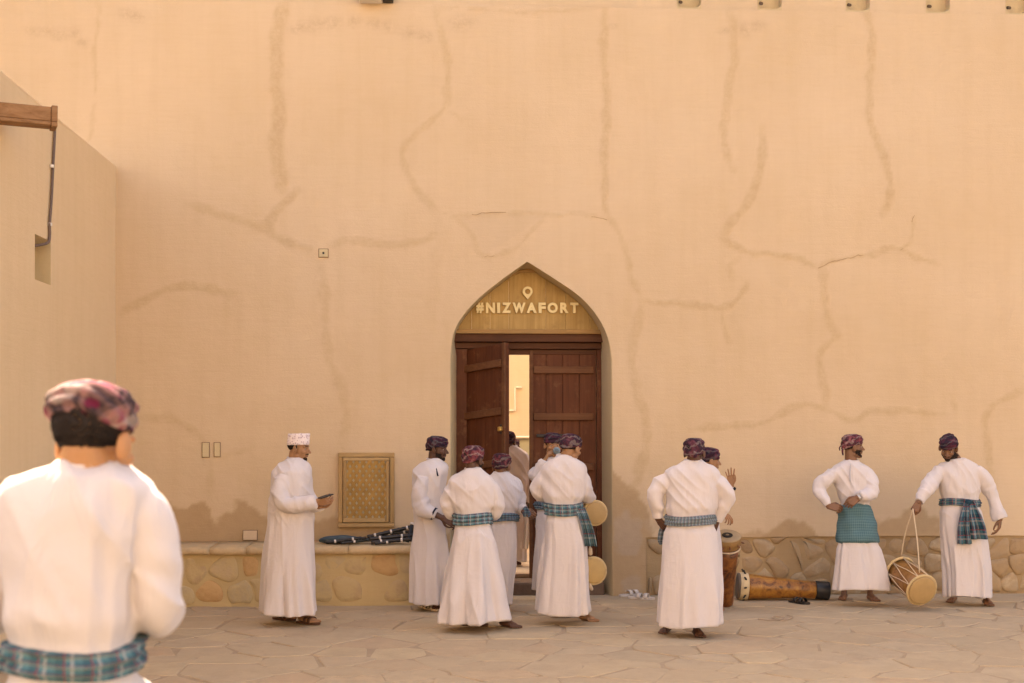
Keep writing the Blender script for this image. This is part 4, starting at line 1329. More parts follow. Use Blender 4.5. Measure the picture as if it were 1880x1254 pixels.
def person(label, base, skin, torso, arms, head, feet, tcol='wine', robe=None, belt=None, belt_mat=0, seed=0, voxel=0.0078, beard=0, moust=0, hair=True, cap=False, turb=None,
           sandals=None, fold=1.0, floor=0.0, waist=None, sole=None, sleeve_scale=1.0, body_slim=0.8):
    px, py = base
    d = FPX * (CAMZ - floor) / (py - HZ); s = FPX / d
    J = lambda x, y, dv=0.0: at_depth(x, y, d + dv)
    org = at_depth(px, py, d)
    fig = empty('person', org, label, 'person', None)
    r = random.Random(seed)
    rb = robe or M_ROBE
    # robe: torso and skirt
    torso = [tuple(q) for q in torso]
    torso[2] = (torso[2][0], torso[2][1], torso[2][2] * 1.10, *torso[2][3:]); torso[3] = (torso[3][0], torso[3][1], torso[3][2] * 1.06, *torso[3][3:])
    ys_, (cx_, hw_, dv_, hd_) = torso_rings(J, s, torso)
    yb = belt[0] if belt else (waist or (ys_[0] * 0.62 + ys_[-1] * 0.38))
    y_h = ys_[-1]
    NA = 128
    A = np.linspace(0, 2 * math.pi, NA, endpoint=False)
    folds = [(r.uniform(0, 2 * math.pi), r.uniform(0.08, 0.20), r.choice((1, 1, -0.8)) * r.uniform(0.5, 1.0), r.uniform(-0.1, 0.45), r.uniform(-0.25, 0.25)) for _ in range(15)]
    tucks = [(r.uniform(0, 2 * math.pi), r.uniform(0.05, 0.10), r.uniform(0.4, 1.0) * r.choice((1, -1)), r.uniform(0.10, 0.32)) for _ in range(18)]
    wr = lambda a: (a + math.pi) % (2 * math.pi) - math.pi
    rings = []
    nr = len(ys_)
    for i in range(nr):
        t = np.clip((ys_[i] - yb) / (y_h - yb), 0, 1)
        up = max(0.0, (yb - ys_[i]) / s)
        dr = np.zeros(NA)
        if ys_[i] > yb:
            for a0, w, h, t0, dft in folds:
                dr += h * 0.046 * fold * np.exp(-(wr(A - a0 - dft * t) / w) ** 2) * sstep(t0, t0 + 0.6, t)
            dr += 0.010 * fold * np.sin(5 * A + seed) * t
        k_up = 1.0 if belt else 0.4
        for a0, w, h, l in tucks:
            e = up if ys_[i] <= yb else (ys_[i] - yb) / s
            dr += h * 0.010 * k_up * np.exp(-(wr(A - a0) / w) ** 2) * math.exp(-(e / l) ** 2)
        ca, sa = np.cos(A), np.sin(A)
        ca = np.sign(ca) * np.abs(ca) ** 0.92; sa = np.sign(sa) * np.abs(sa) ** 0.92
        c = J(cx_[i], ys_[i], dv_[i])
        hw = hw_[i] / s
        hz = np.zeros(NA)
        if i > nr - 10: hz = 0.012 * np.sin(2 * A + seed) * (i - nr + 10) / 9
        rings.append(c + RT * ((hw + dr) * ca)[:, None] + FW * ((hd_[i] + dr) * sa)[:, None] + UP * hz[:, None])
    rings[-1] = rings[-1]
    b = Buf()
    V, F, _ = loft(np.array(rings)); b.add(V, F)
    bb = Buf()                                     # skin under the clothes
    hands_b = Buf()
    for k, a in enumerate(arms):
        P = [J(*q[:3]) for q in a['p']]
        R = [q[3] / s * sleeve_scale for q in a['p']]
        R = [q * 0.93 for q in R]; P[0] = P[0] - UP * R[0] * 0.30; R[0] *= 0.85; P[1] = P[1] - UP * R[1] * 0.10; R[1] *= 0.93
        n0 = len(P)
        ph = r.uniform(0, 6)
        el = 0.5
        def rip(L_, A_, t_, ph=ph):
            k_ = math.exp(-((t_ - 0.52) / 0.25) ** 2) + 0.4
            return 0.030 * k_ * np.sin(L_ * (58 + 9 * math.sin(L_ * 21 + ph)) + 2.6 * np.sin(A_ + ph) + ph) + 0.05 * np.sin(2 * A_ + L_ * 14 + ph)
        Q = catmull(np.hstack([np.array(P), np.array(R)[:, None]]), 14)
        V, F, _ = tube(Q[:, :3], Q[:, 3], 28, True, 0, rip)
        b.add(V, F)
        # forearm and hand
        w, e = P[-1], P[-2]
        dh = unit(w - e)
        hd = a.get('hand', {})
        hdir = np.array(hd['dir']) if 'dir' in hd else None
        hdir = unit(RT * hdir[0] + FW * hdir[1] + UP * hdir[2]) if hdir is not None else dh
        pn = np.array(hd.get('pn', (0, 0.3, -1)))
        pn = RT * pn[0] + FW * pn[1] + UP * pn[2]
        wr_ = w + dh * hd.get('out', 0.0)
        hands_b.add(*capsule(e * 0.35 + w * 0.65, 0.034, wr_, 0.026, 12))
        hand(hands_b, wr_, hdir, pn, hd.get('side', 1), hd.get('curl', 0.7), hd.get('spread', 0.06), hd.get('sc', 1.0), hd.get('thumb', 0.6))
        bb.add(*tube(Q[::2, :3], np.minimum(0.045, Q[::2, 3] * 0.5), 10)[:2])
    # collar ring
    c0 = J(cx_[0], ys_[0], dv_[0])
    V, F, N = remesh(b, voxel, 4)
    loc = V - org
    f1 = vnoise(np.c_[loc[:, 0] * 7 + seed, loc[:, 1] * 7, loc[:, 2] * 3.0], seed)
    f2 = 1 - np.abs(vnoise(np.c_[loc[:, 0] * 9 + loc[:, 2] * 5, loc[:, 1] * 9, loc[:, 2] * 6 - loc[:, 0] * 5], seed + 3)) * 2
    zt_ = (V[:, 2] - floor)
    upz = sstep(0.80, 1.05, zt_)
    wx = vnoise(loc * 3.1 + seed, seed + 11) * 0.06
    f3 = 1 - 2 * np.abs(vnoise(np.c_[(loc[:, 0] + wx) * 9.5 + seed * 3, (loc[:, 1] - wx) * 9.5, loc[:, 2] * 1.2], seed + 5))
    f4 = 1 - 2 * np.abs(vnoise(np.c_[(loc[:, 0] + wx) * 10 + loc[:, 2] * 6, loc[:, 1] * 9, loc[:, 2] * 8 + loc[:, 0] * 7], seed + 8))
    f3 = np.where(f3 > 0, f3 ** 1.5, f3 * 0.7); f4 = np.where(f4 > 0, np.abs(f4) ** 1.6, f4 * 0.7)
    mk = np.ones(len(V))
    if belt:
        z0_, z1_ = J(px, belt[1])[2], J(px, belt[0])[2]
        mk = sstep(0.0, 0.07, np.maximum(z0_ - V[:, 2], V[:, 2] - z1_))
    V = V - N * (0.006 * (1 - mk))[:, None]
    V = V + N * (mk * (0.004 * f1 + 0.0055 * upz * f2 + (0.012 - 0.006 * upz) * max(fold, 0.7) * f3 + 0.010 * upz * f4))[:, None]
    ro = link('robe', V, F, rb, fig, True)
    A2_ = np.linspace(0, 2 * math.pi, 41)
    cr_ = [c0 + RT * (hw_[0] / s + .006) * math.cos(q) + FW * (hd_[0] + .006) * math.sin(q) + UP * (.004 + .006 * math.sin(q)) for q in A2_]
    link('collar', *tube(cr_, .0075, 8)[:2], rb, ro, True)
    # head
    hx, hy, hdv, yaw, pitch, roll = head
    fwd = dirv(yaw, math.radians(pitch)); upv = unit(UP - fwd * np.dot(UP, fwd)); rgt = np.cross(fwd, upv)
    ra = math.radians(roll); rgt, upv = rgt * math.cos(ra) + upv * math.sin(ra), upv * math.cos(ra) - rgt * math.sin(ra)
    M = np.stack([rgt, fwd, upv], 1)
    o = J(hx, hy, hdv)
    hb = Buf()
    head_parts(hb, M, o)
    nb_ = c0 - UP * 0.05
    hb.add(*capsule(o + M @ np.array([0, -0.030, -0.035]), 0.054, nb_, 0.062, 14))
    Vh, Fh, Nh = remesh(hb, 0.0042 if d > 8 else 0.0035, 2)
    Lh = (Vh - o) @ M
    # feet
    fb = Buf(); sand = []
    hipc = J(cx_[nr // 2], ys_[nr // 2], dv_[nr // 2])
    for f in feet:
        hl, tl = ground(f[0], f[1], floor), ground(f[2], f[3], floor)
        if d < 8: hl, tl = J(f[0], py, f[1]), J(f[2], py, f[3])
        knee = hl * [1, 1, 0] * 0.7 + hipc * [1, 1, 0] * 0.3 + UP * (floor + 0.42)
        sand.append(foot(fb, hl, tl, knee, floor + (0.016 if sandals else 0.001)))
        bb.add(*capsule(knee, 0.048, hipc, 0.07, 10))
    Vf, Ff, Nf = remesh(fb, 0.005, 2)
    bb.add(*capsule(hipc, 0.09, c0 - UP * 0.22, 0.085, 12)); bb.add(*capsule(c0 - UP * 0.2, 0.075, nb_, 0.058, 12))
    Vn, Fn, Nn = remesh(hands_b, 0.0034, 1)
    bb.add(Vh, Fh); bb.add(Vf, Ff); bb.add(Vn, Fn)
    body = put('body', bb, SKINS[skin], fig, True)
    # face details
    if hair:
        sh = shell(Vh, Fh, Nh, Lh, lambda x, y, z: ((y < 0.012) & (z > -0.022 + 0.30 * np.clip(y + 0.06, 0, 1)) & (np.abs(x) < 0.073)) & (z < 0.09), 0.006)
        if sh: link('hair', sh[0], sh[1], M_HAIR, fig, True)
    if beard:
        lo = {1: -0.030, 2: -0.022, 3: -0.074}[beard]
        def bc(x, y, z):
            side_ = (z < lo - 0.25 * np.clip(y - 0.03, 0, 1)) & (y > 0.0) & (z > -0.076 - 0.6 * np.clip(y - 0.02, 0, 0.06))
            mouth_ = (np.abs(x) < 0.028) & (z > -0.072) & (z < -0.036) & (y > 0.06)
            cheek = (np.abs(x) < 0.040) & (z > -0.060) & (y > 0.045)
            return side_ & ~mouth_ & ~cheek if beard != 3 else (np.abs(x) < 0.030) & (z < -0.072) & (y > 0.045) & (z > -0.122)
        sh = shell(Vh, Fh, Nh, Lh, bc, 0.0045)
        if sh: link('beard', sh[0], sh[1], M_HAIR, fig, True)
    if moust:
        sh = shell(Vh, Fh, Nh, Lh, lambda x, y, z: (np.abs(x) < 0.032) & (z < -0.037 - 0.25 * np.abs(x)) & (z > -0.0515 - 0.25 * np.abs(x)) & (y > 0.05), 0.0055)
        if sh: link('moustache', sh[0], sh[1], M_HAIR, fig, True)
    if abs(yaw) > 60:
        sh = shell(Vh, Fh, Nh, Lh, lambda x, y, z: (np.abs(x) > 0.010) & (np.abs(x) < 0.050) & (z > 0.018) & (z < 0.031) & (y > 0.05), 0.003)
        if sh: link('eyebrows', sh[0], sh[1], M_HAIR, fig, True)
        for sg in (-1, 1):
            e = Buf(); e.add(*[v if i else v @ M.T + o for i, v in enumerate(ellipsoid((sg * 0.030, 0.0705, 0.002), (0.0125, 0.0075, 0.0048)))])
            eo = put('eye', e, M_EYEW, fig, True)
            e = Buf(); e.add(*[v if i else v @ M.T + o for i, v in enumerate(ellipsoid((sg * 0.029, 0.0752, 0.0018), (0.0062, 0.0040, 0.0050)))])
            put('iris', e, M_EYEB, eo, True)
        sh = shell(Vh, Fh, Nh, Lh, lambda x, y, z: (np.abs(x) < 0.024) & (z < -0.051) & (z > -0.071) & (y > 0.07), 0.001)
        if sh: link('lips', sh[0], sh[1], M_LIP, fig, True)
    if cap:
        A = np.linspace(0, 2 * math.pi, 48, endpoint=False)
        rings = []
        for r_, z in ((0.93, 0.028), (0.97, 0.030), (1.0, 0.034), (1.0, 0.060), (0.99, 0.095), (0.985, 0.122), (0.96, 0.130), (0.90, 0.129), (0.75, 0.124), (0.4, 0.122), (0.05, 0.122)):
            rings.append(np.stack([0.083 * r_ * np.cos(A), 0.101 * r_ * np.sin(A) - 0.013, z + 0.012 * np.sin(A)], 1))
        V, F, uv = loft(np.array(rings), True, True)
        m = Mt('embroidered_cap', 0.85, 0.15)
        vo = m.n('TexVoronoi'); vo.inputs['Scale'].default_value = 52
        m.set(vo.inputs['Vector'], m.co('Object', (1, 1, 1)))
        sp = m.n('SeparateXYZ'); m.set(sp.inputs[0], m.n('TexCoord').outputs['UV'])
        ln = m.math('LESS_THAN', m.math('FRACT', m.math('MULTIPLY', sp.outputs[1], 6.0)), 0.16)
        col = m.mix(m.math('MULTIPLY', m.ramp(vo.outputs['Distance'], [(0.12, 0.0), (0.22, 1.0), (0.34, 1.0), (0.44, 0.0)]), 0.65), (0.80, 0.70, 0.68), (0.30, 0.16, 0.22))
        col = m.mix(m.math('MULTIPLY', ln, 0.8), col, (0.80, 0.72, 0.70))
        m.col(col)
        b = Buf(); b.add(V @ M.T + o, F, uv); put('embroidered_cap', b, m.m, fig, True)
    else:
        turban(fig, M, o, turban_mat('turban_%s_cloth' % tcol, T_COL[tcol], seed, 0.62 if tcol == 'bright' else 0.9), **(turb or {}))
    # sash round the waist
    if belt:
        y0, y1 = belt[0], belt[1]
        rings = []
        nb = 22
        yy = np.linspace(y0, y1, nb)
        wv = [np.interp(yy, ys_, q) for q in (cx_, hw_, dv_, hd_)]
        sl = belt[2] if len(belt) > 2 else 0.0
        Ab = np.linspace(0, 2 * math.pi, 96, endpoint=False)
        for i in range(nb):
            t = i / (nb - 1)
            g = 0.017 - 0.004 * (fold > 1.2) + 0.006 * math.sin(t * math.pi) + 0.0035 * math.sin(t * 19 + seed)
            if i in (0, nb - 1): g = -0.02
            gg = g + 0.004 * np.sin(3 * Ab + 9 * t + seed) + 0.003 * np.sin(7 * Ab - 5 * t)
            c = J(wv[0][i], yy[i], wv[2][i])
            mx = 0.5 if y1 - y0 < 0.2 * s else 0.0
            hw = wv[1].mean() * mx + wv[1][i] * (1 - mx); hd = wv[3].mean() * mx + wv[3][i] * (1 - mx)
            rings.append(c + RT * ((hw / s + gg) * np.cos(Ab))[:, None] + FW * ((hd + gg) * np.sin(Ab))[:, None] + UP * (0.008 * np.sin(2 * Ab + seed) + sl * np.cos(Ab))[:, None])
        V, F, uv = loft(np.array(rings), False, True)
        b = Buf(); b.add(V, F, uv)
        put('waist_sash', b, M_PL[belt_mat], fig, True)
    if sandals:
        for P in sand:
            Q = lambda a, c, e, P=P: P(a, c, e - 0.016)
            sandal(fig, Q, sandals, sole)
    fig['d'] = d
    return fig, J, s, org, M, o

def hanging(fig, name, P, W, mat, thick=0.012, seed=0, ripple=0.02):
    """a hanging piece of cloth: centre line P, half widths W along the picture"""
    P = catmull(np.array(P), 8); W = np.interp(np.linspace(0, 1, len(P)), np.linspace(0, 1, len(W)), W)
    n = 26
    us = np.linspace(-1, 1, n)
    front = []
    for i, p in enumerate(P):
        t = i / (len(P) - 1)
        dy = ripple * (0.4 + t) * np.sin(us * 6.5 + seed + 1.2 * t)
        front.append(p + RT * (W[i] * us)[:, None] - FW * (dy + 0.0)[:, None])
    Fr = np.array(front); Bk = Fr + FW * thick
    nr = len(P)
    V = np.vstack([Fr.reshape(-1, 3), Bk.reshape(-1, 3)])
    F, uv = [], []
    m = nr * n
    for i in range(nr - 1):
        for j in range(n - 1):
            a = i * n + j
            q = [(j / n * 0.35, i / nr), ((j + 1) / n * 0.35, i / nr), ((j + 1) / n * 0.35, (i + 1) / nr), (j / n * 0.35, (i + 1) / nr)]
            F.append((a, a + n, a + n + 1, a + 1)); uv.append([q[0], q[3], q[2], q[1]])
            F.append((m + a, m + a + 1, m + a + n + 1, m + a + n)); uv.append(q)
    for i in range(nr - 1):
        for j, sg in ((0, 1), (n - 1, -1)):
            a = i * n + j
            f = (a, a + m, a + n + m, a + n); F.append(f if sg > 0 else f[::-1]); uv.append([(0.01, 0.5)] * 4)
    for j in range(n - 1):
        for i, sg in ((0, -1), (nr - 1, 1)):
            a = i * n + j
            f = (a, a + m, a + 1 + m, a + 1); F.append(f if sg > 0 else f[::-1]); uv.append([(0.01, 0.5)] * 4)
    return link(name, V, F, mat, fig, True, uv=uv)
# ------------------------------------------------------------------ the thirteen men
M_SAND_BR = flat('brown_leather', (0.10, 0.045, 0.022), 0.6, 0.3)
M_SAND_CR = flat('cream_leather', (0.60, 0.48, 0.33), 0.6, 0.3)
person('man in embroidered white cap looking at a phone beside the lattice shutter', (535, 1146), 'tan',
    [(841, 541, 12, 0, .065), (847, 541, 19, 0, .085), (854, 539, 27, 0, .13), (866, 536, 33, 0, .175), (890, 536, 36, 0, .19), (920, 535, 39, 0, .18), (1000, 532, 43, 0, .19), (1060, 530.5, 46, 0, .205), (1100, 530, 48, 0, .21), (1125, 531, 50, 0, .22)],
    [dict(p=[(524, 874, -.13, 18), (515, 900, -.18, 17), (524, 926, -.21, 15), (556, 926, -.23, 13.5), (580, 922, -.24, 11.5)], hand=dict(dir=(1, 0, .12), pn=(0, .9, .5), side=-1, curl=.55, thumb=.9)),
     dict(p=[(548, 874, .14, 17), (560, 900, .12, 15), (568, 922, .0, 14), (585, 930, -.12, 11)], hand=dict(dir=(1, -.35, .05), pn=(0, -.3, 1), side=1, curl=.5))],
    (549, 823, 0, 103, -6, 0), [(548, 1143, 582, 1147), (505, 1136, 530, 1139)], cap=True, seed=1, beard=3, moust=1, sandals=M_SAND_BR, fold=0.9, waist=950)
f2 = person('man in turban and black trimmed white robe beside the gate', (790, 1120), 'deep',
    [(843, 797, 12, 0, .065), (849, 796, 19, 0, .085), (856, 792, 27, 0, .14), (870, 789, 30, 0, .185), (895, 788, 28, 0, .19), (930, 789, 27, 0, .17), (960, 789, 27, 0, .16), (1000, 788, 30, 0, .17), (1060, 788, 31, 0, .19), (1105, 788, 32, 0, .20)],
    [dict(p=[(778, 874, -.14, 16), (770, 902, -.18, 15), (775, 933, -.2, 15), (800, 945, -.22, 10.5)], hand=dict(out=.07, dir=(1, .1, -.5), pn=(0, .9, -.3), side=-1, curl=.5)),
     dict(p=[(800, 874, .15, 15), (806, 905, .2, 14), (812, 935, .1, 12), (824, 948, .05, 9)])],
    (803, 825, 0, 106, -4, 0), [(782, 1117, 806, 1122), (772, 1114, 790, 1118)], 'dark', seed=2, beard=1, moust=1, sandals=M_SAND_CR, fold=0.8, waist=940)
f3 = person('man with plaid sash seen from behind, skirt flaring to a bare foot', (880, 1156), 'deep',
    [(861, 868, 13, 0, .065), (867, 867, 21, 0, .085), (875, 866, 33, 0, .105), (888, 866, 41, 0, .12), (910, 866, 42, 0, .13), (930, 867, 37, 0, .13), (942, 868, 33, 0, .13), (952, 868, 31, 0, .125), (963, 868, 33, 0, .13), (1000, 870, 40, 0, .16), (1060, 871, 51, 0, .19), (1100, 873, 56, 0, .21), (1138, 875, 62, 0, .23)],
    [dict(p=[(837, 890, 0, 19), (827, 912, .02, 17.5), (827, 940, .05, 15), (846, 946, .22, 11)]), dict(p=[(896, 888, 0, 19), (908, 910, .02, 18), (911, 938, .05, 16), (899, 948, .24, 11)])],
    (870, 845, .01, 38, -2, 0), [(918, 1149, 958, 1155), (845, 1150, 862, 1150)], 'rose', seed=3, belt=(941, 963), belt_mat=0, beard=2, turb=dict(ph=1.0, low=-.008))
f4 = person('shorter man in maroon turban seen from behind, between the sashed man and the gate leaf', (918, 1125), 'brown',
    [(868, 921, 12, 0, .062), (874, 921, 21, 0, .08), (883, 922, 31, 0, .10), (898, 924, 34, 0, .115), (920, 925, 31, 0, .12), (942, 924, 26, 0, .115), (957, 924, 25, 0, .115), (1000, 922, 26, 0, .13), (1050, 917, 27, 0, .14), (1108, 911, 27, 0, .15)],
    [dict(p=[(946, 895, 0, 14.5), (953, 914, .02, 14), (953, 934, .0, 12), (961, 938, -.06, 9)], hand=dict(dir=(.8, -.1, -.4), pn=(-.2, .9, -.2), curl=.8)), dict(p=[(900, 896, 0, 15), (893, 915, .02, 14), (893, 935, .05, 12), (905, 943, .2, 9)])],
    (921, 857, .01, 22, -3, 0), [(905, 1118, 912, 1114), (925, 1116, 932, 1110)], 'wine', seed=4, belt=(942, 957), belt_mat=1, fold=0.5, turb=dict(ph=2.2, low=-.008))
f5 = person('man in cream robe walking away through the open gate', (952, 1040), 'deep',
    [(819, 938, 10, 0, .062), (824, 940, 16, 0, .08), (832, 944, 23, 0, .10), (850, 947, 25, 0, .115), (880, 947, 24, 0, .12), (920, 946, 22, 0, .12), (960, 946, 20, 0, .12), (1000, 948, 16, 0, .11), (1029, 949, 14, 0, .10)],
    [dict(p=[(961, 838, 0, 11), (967, 862, 0, 10.5), (968, 892, 0, 10.5), (967, 922, -.04, 8.5)], hand=dict(dir=(0, 0, -1), pn=(-1, 0, 0), curl=.6)), dict(p=[(927, 840, 0, 11), (922, 868, 0, 10), (921, 895, 0, 9), (922, 920, .05, 8)])],
    (932, 812, 0, 5, 0, 0), [(948, 1036, 952, 1042), (943, 1033, 946, 1030)], 'dark', seed=5, floor=.176, sandals=M_SAND_CR, fold=0.4, waist=930, turb=dict(ph=.4))
f6 = person('man deep in the court whose face shows over the cream robed shoulder', (944, 990), 'brown',
    [(835, 943, 8, 0, .062), (838, 943, 14, 0, .08), (844, 943, 21, 0, .10), (860, 943, 23, 0, .115), (900, 943, 20, 0, .12), (950, 943, 20, 0, .13), (984, 943, 20, 0, .15)],
    [dict(p=[(926, 850, 0, 9), (923, 870, 0, 8.5), (922, 890, 0, 8), (924, 908, -.04, 7)]), dict(p=[(960, 850, 0, 9), (963, 870, 0, 8.5), (964, 890, 0, 8), (962, 908, -.04, 7)])],
    (943, 822, 0, 185, -3, 0), [(939, 983, 937, 989), (948, 983, 950, 989)], 'dark', seed=6, floor=.176, robe=M_ROBE2, beard=1, moust=1, fold=0.4, waist=910)
f7 = person('man facing out of the gate, holding a cup to his mouth', (1015, 1105), 'tan',
    [(841, 1018, 12, 0, .062), (846, 1017, 21, 0, .08), (853, 1016, 31, 0, .10), (866, 1015, 35, 0, .115), (890, 1015, 33, 0, .12), (925, 1014, 30, 0, .12), (940, 1014, 29, 0, .12), (1000, 1013, 30, 0, .13), (1083, 1012, 32, 0, .15)],
    [dict(p=[(998, 862, 0, 16), (986, 868, -.06, 14.5), (986, 872, -.12, 13), (1000, 846, -.16, 9)], hand=dict(out=.0, dir=(.45, -.1, .9), pn=(.85, .2, -.3), side=1, curl=.75, thumb=.8, sc=.95)),
     dict(p=[(1034, 862, 0, 16), (1042, 880, 0, 14), (1040, 905, -.05, 13), (1028, 920, -.2, 10)])],
    (1015, 818, -.02, 168, -3, 3), [(1005, 1098, 1003, 1104), (1022, 1098, 1026, 1104)], 'dark', seed=7, belt=(921, 936), belt_mat=1, fold=0.5, moust=0, turb=dict(ph=3.0))
f8 = person('barefoot man with plaid sash and hanging end, carrying a drum at the gate', (1040, 1146), 'tan',
    [(836, 1037, 13, 0, .065), (842, 1037, 21, 0, .085), (850, 1036, 33, 0, .105), (862, 1035, 40, 0, .12), (885, 1034, 41, 0, .13), (905, 1034, 39, 0, .13), (922, 1034, 34, 0, .13), (935, 1035, 32, 0, .125), (950, 1036, 33, 0, .13), (1000, 1038, 38, 0, .15), (1060, 1036, 42, 0, .17), (1124, 1034, 49, 0, .20)],
    [dict(p=[(1006, 868, 0, 19), (993, 887, .03, 17), (991, 906, .08, 15), (1008, 916, .24, 11)]), dict(p=[(1060, 864, 0, 19), (1070, 886, .02, 18), (1074, 908, .05, 15.5), (1084, 918, .16, 12)], hand=dict(dir=(.6, .6, -.2), pn=(-.3, .2, -.9), curl=.8))],
    (1049, 824, .0, 45, -14, 0), [(1064, 1137, 1112, 1146), (1008, 1133, 1030, 1133)], 'purple', seed=8, belt=(923, 946), belt_mat=0, fold=0.9, turb=dict(ph=.2))
f9 = person('barefoot man standing with hands on hips, seen squarely from behind', (1268, 1168), 'deep',
    [(846, 1272, 14, 0, .065), (852, 1272, 23, 0, .085), (860, 1272, 39, 0, .105), (872, 1271, 49, 0, .12), (895, 1270, 48, 0, .125), (920, 1270, 45, 0, .13), (943, 1268, 44, 0, .135), (954, 1268, 42, 0, .13), (966, 1267, 44, 0, .135), (1000, 1267, 49, 0, .15), (1060, 1268, 53, 0, .17), (1110, 1267, 54, 0, .18), (1147, 1266, 55, 0, .19)],
    [dict(p=[(1240, 876, 0, 20), (1216, 888, 0, 18), (1204, 910, 0, 14.5), (1208, 952, .03, 12)], hand=dict(out=.0, dir=(.55, .1, -.75), pn=(.6, .7, .3), side=-1, curl=.6)),
     dict(p=[(1302, 876, 0, 20), (1323, 890, 0, 18), (1333, 916, 0, 15), (1316, 957, .05, 11.5)], hand=dict(dir=(-.3, .2, -.9), pn=(-.6, .7, 0), side=1, curl=.6))],
    (1275, 832, .0, 20, -2, 0), [(1230, 1158, 1206, 1168), (1276, 1164, 1294, 1176)], 'purple', seed=9, belt=(945, 964), belt_mat=2, fold=0.75, turb=dict(ph=1.4, low=-.012, tail=[([(.02, -.10, .03), (.035, -.118, -.01), (.03, -.11, -.04)], .022)]))
f10 = person('man mostly hidden behind the hands-on-hips man, raising an open hand', (1300, 1122), 'tan',
    [(866, 1300, 12, 0, .062), (871, 1299, 19, 0, .08), (879, 1297, 28, 0, .13), (892, 1295, 30, 0, .16), (930, 1294, 27, 0, .15), (960, 1294, 26, 0, .14), (1000, 1294, 28, 0, .15), (1060, 1293, 29, 0, .17), (1108, 1293, 29, 0, .18)],
    [dict(p=[(1308, 890, -.10, 14), (1322, 908, -.16, 13), (1334, 912, -.2, 11.5), (1342, 892, -.22, 8.5)], hand=dict(out=.0, dir=(-.05, 0, 1), pn=(-.35, -.9, 0), side=1, curl=.10, spread=.16, thumb=.1, sc=.92)),
     dict(p=[(1292, 890, .14, 14), (1295, 915, .18, 13), (1305, 935, .12, 12), (1322, 942, .05, 9)])],
    (1303, 846, 0, 80, -4, 0), [(1290, 1118, 1312, 1121), (1285, 1114, 1305, 1116)], 'dark', seed=10, fold=0.5, waist=945, turb=dict(ph=2.5, tilt=-.12))
f11 = person('man tying a blue checked wrap round his waist, face in profile', (1578, 1112), 'brown',
    [(846, 1563, 12, 0, .062), (851, 1563, 19, 0, .08), (857, 1563, 29, 0, .10), (868, 1564, 35, 0, .115), (890, 1568, 33, 0, .12), (910, 1570, 30, 0, .12), (925, 1569, 26, 0, .12), (940, 1571, 28, 0, .125), (970, 1573, 33, 0, .14), (997, 1575, 37, 0, .15), (1040, 1579, 45, 0, .17), (1081, 1580, 53, 0, .19)],
    [dict(p=[(1538, 864, 0, 16.5), (1519, 877, -.02, 14), (1503, 897, -.04, 12), (1521, 929, -.14, 8.5)], hand=dict(dir=(1, -.25, -.2), pn=(.1, .9, -.4), side=1, curl=.75, sc=1.05)),
     dict(p=[(1588, 864, 0, 16.5), (1598, 884, -.06, 15.5), (1598, 906, -.12, 14), (1578, 913, -.22, 9)], hand=dict(out=.02, dir=(-.8, -.05, -.55), pn=(0, .9, -.4), side=-1, curl=.7, sc=1.05))],
    (1566, 821, 0, 86, 2, 0), [(1551, 1098, 1534, 1112), (1594, 1100, 1632, 1113)], 'rose', seed=11, belt=(924, 997), belt_mat=4, beard=2, moust=1, fold=0.6, turb=dict(ph=.8, tail=[([(.03, -.10, .02), (.03, -.115, -.03), (.028, -.11, -.075)], .012), ([(-.01, -.105, .03), (-.015, -.13, 0), (-.015, -.128, -.03)], .012)]))
f12 = person('man bending over to hold a rope drum, plaid sash knotted in front', (1778, 1112), 'brown',
    [(843, 1759, 12, -.02, .062), (848, 1759, 20, -.01, .08), (854, 1757, 33, 0, .10), (866, 1757, 39, 0, .115), (885, 1760, 37, 0, .12), (905, 1762, 34, 0, .12), (918, 1763, 33, 0, .12), (930, 1762, 35, 0, .125), (965, 1767, 40, 0, .14), (1000, 1771, 41, 0, .15), (1050, 1776, 41, 0, .16), (1094, 1777, 41, 0, .17)],
    [dict(p=[(1726, 860, 0, 17), (1711, 882, -.06, 14.5), (1701, 900, -.12, 13), (1687, 922, -.18, 10.5)], hand=dict(dir=(-.5, -.2, -.8), pn=(.3, .9, .2), side=1, curl=1.15, thumb=.9)),
     dict(p=[(1788, 860, 0, 18), (1807, 882, 0, 15.5), (1821, 910, 0, 13), (1836, 953, -.03, 15)], hand=dict(dir=(-.1, -.1, -1), pn=(-.8, .5, 0), side=-1, curl=.45))],
    (1741, 823, -.05, 205, -30, 4), [(1754, 1103, 1730, 1112), (1808, 1108, 1828, 1119)], 'dark', seed=12, belt=(915, 929, -.004), belt_mat=3, beard=2, moust=1, fold=0.6, turb=dict(ph=1.9))
d0 = 3.1
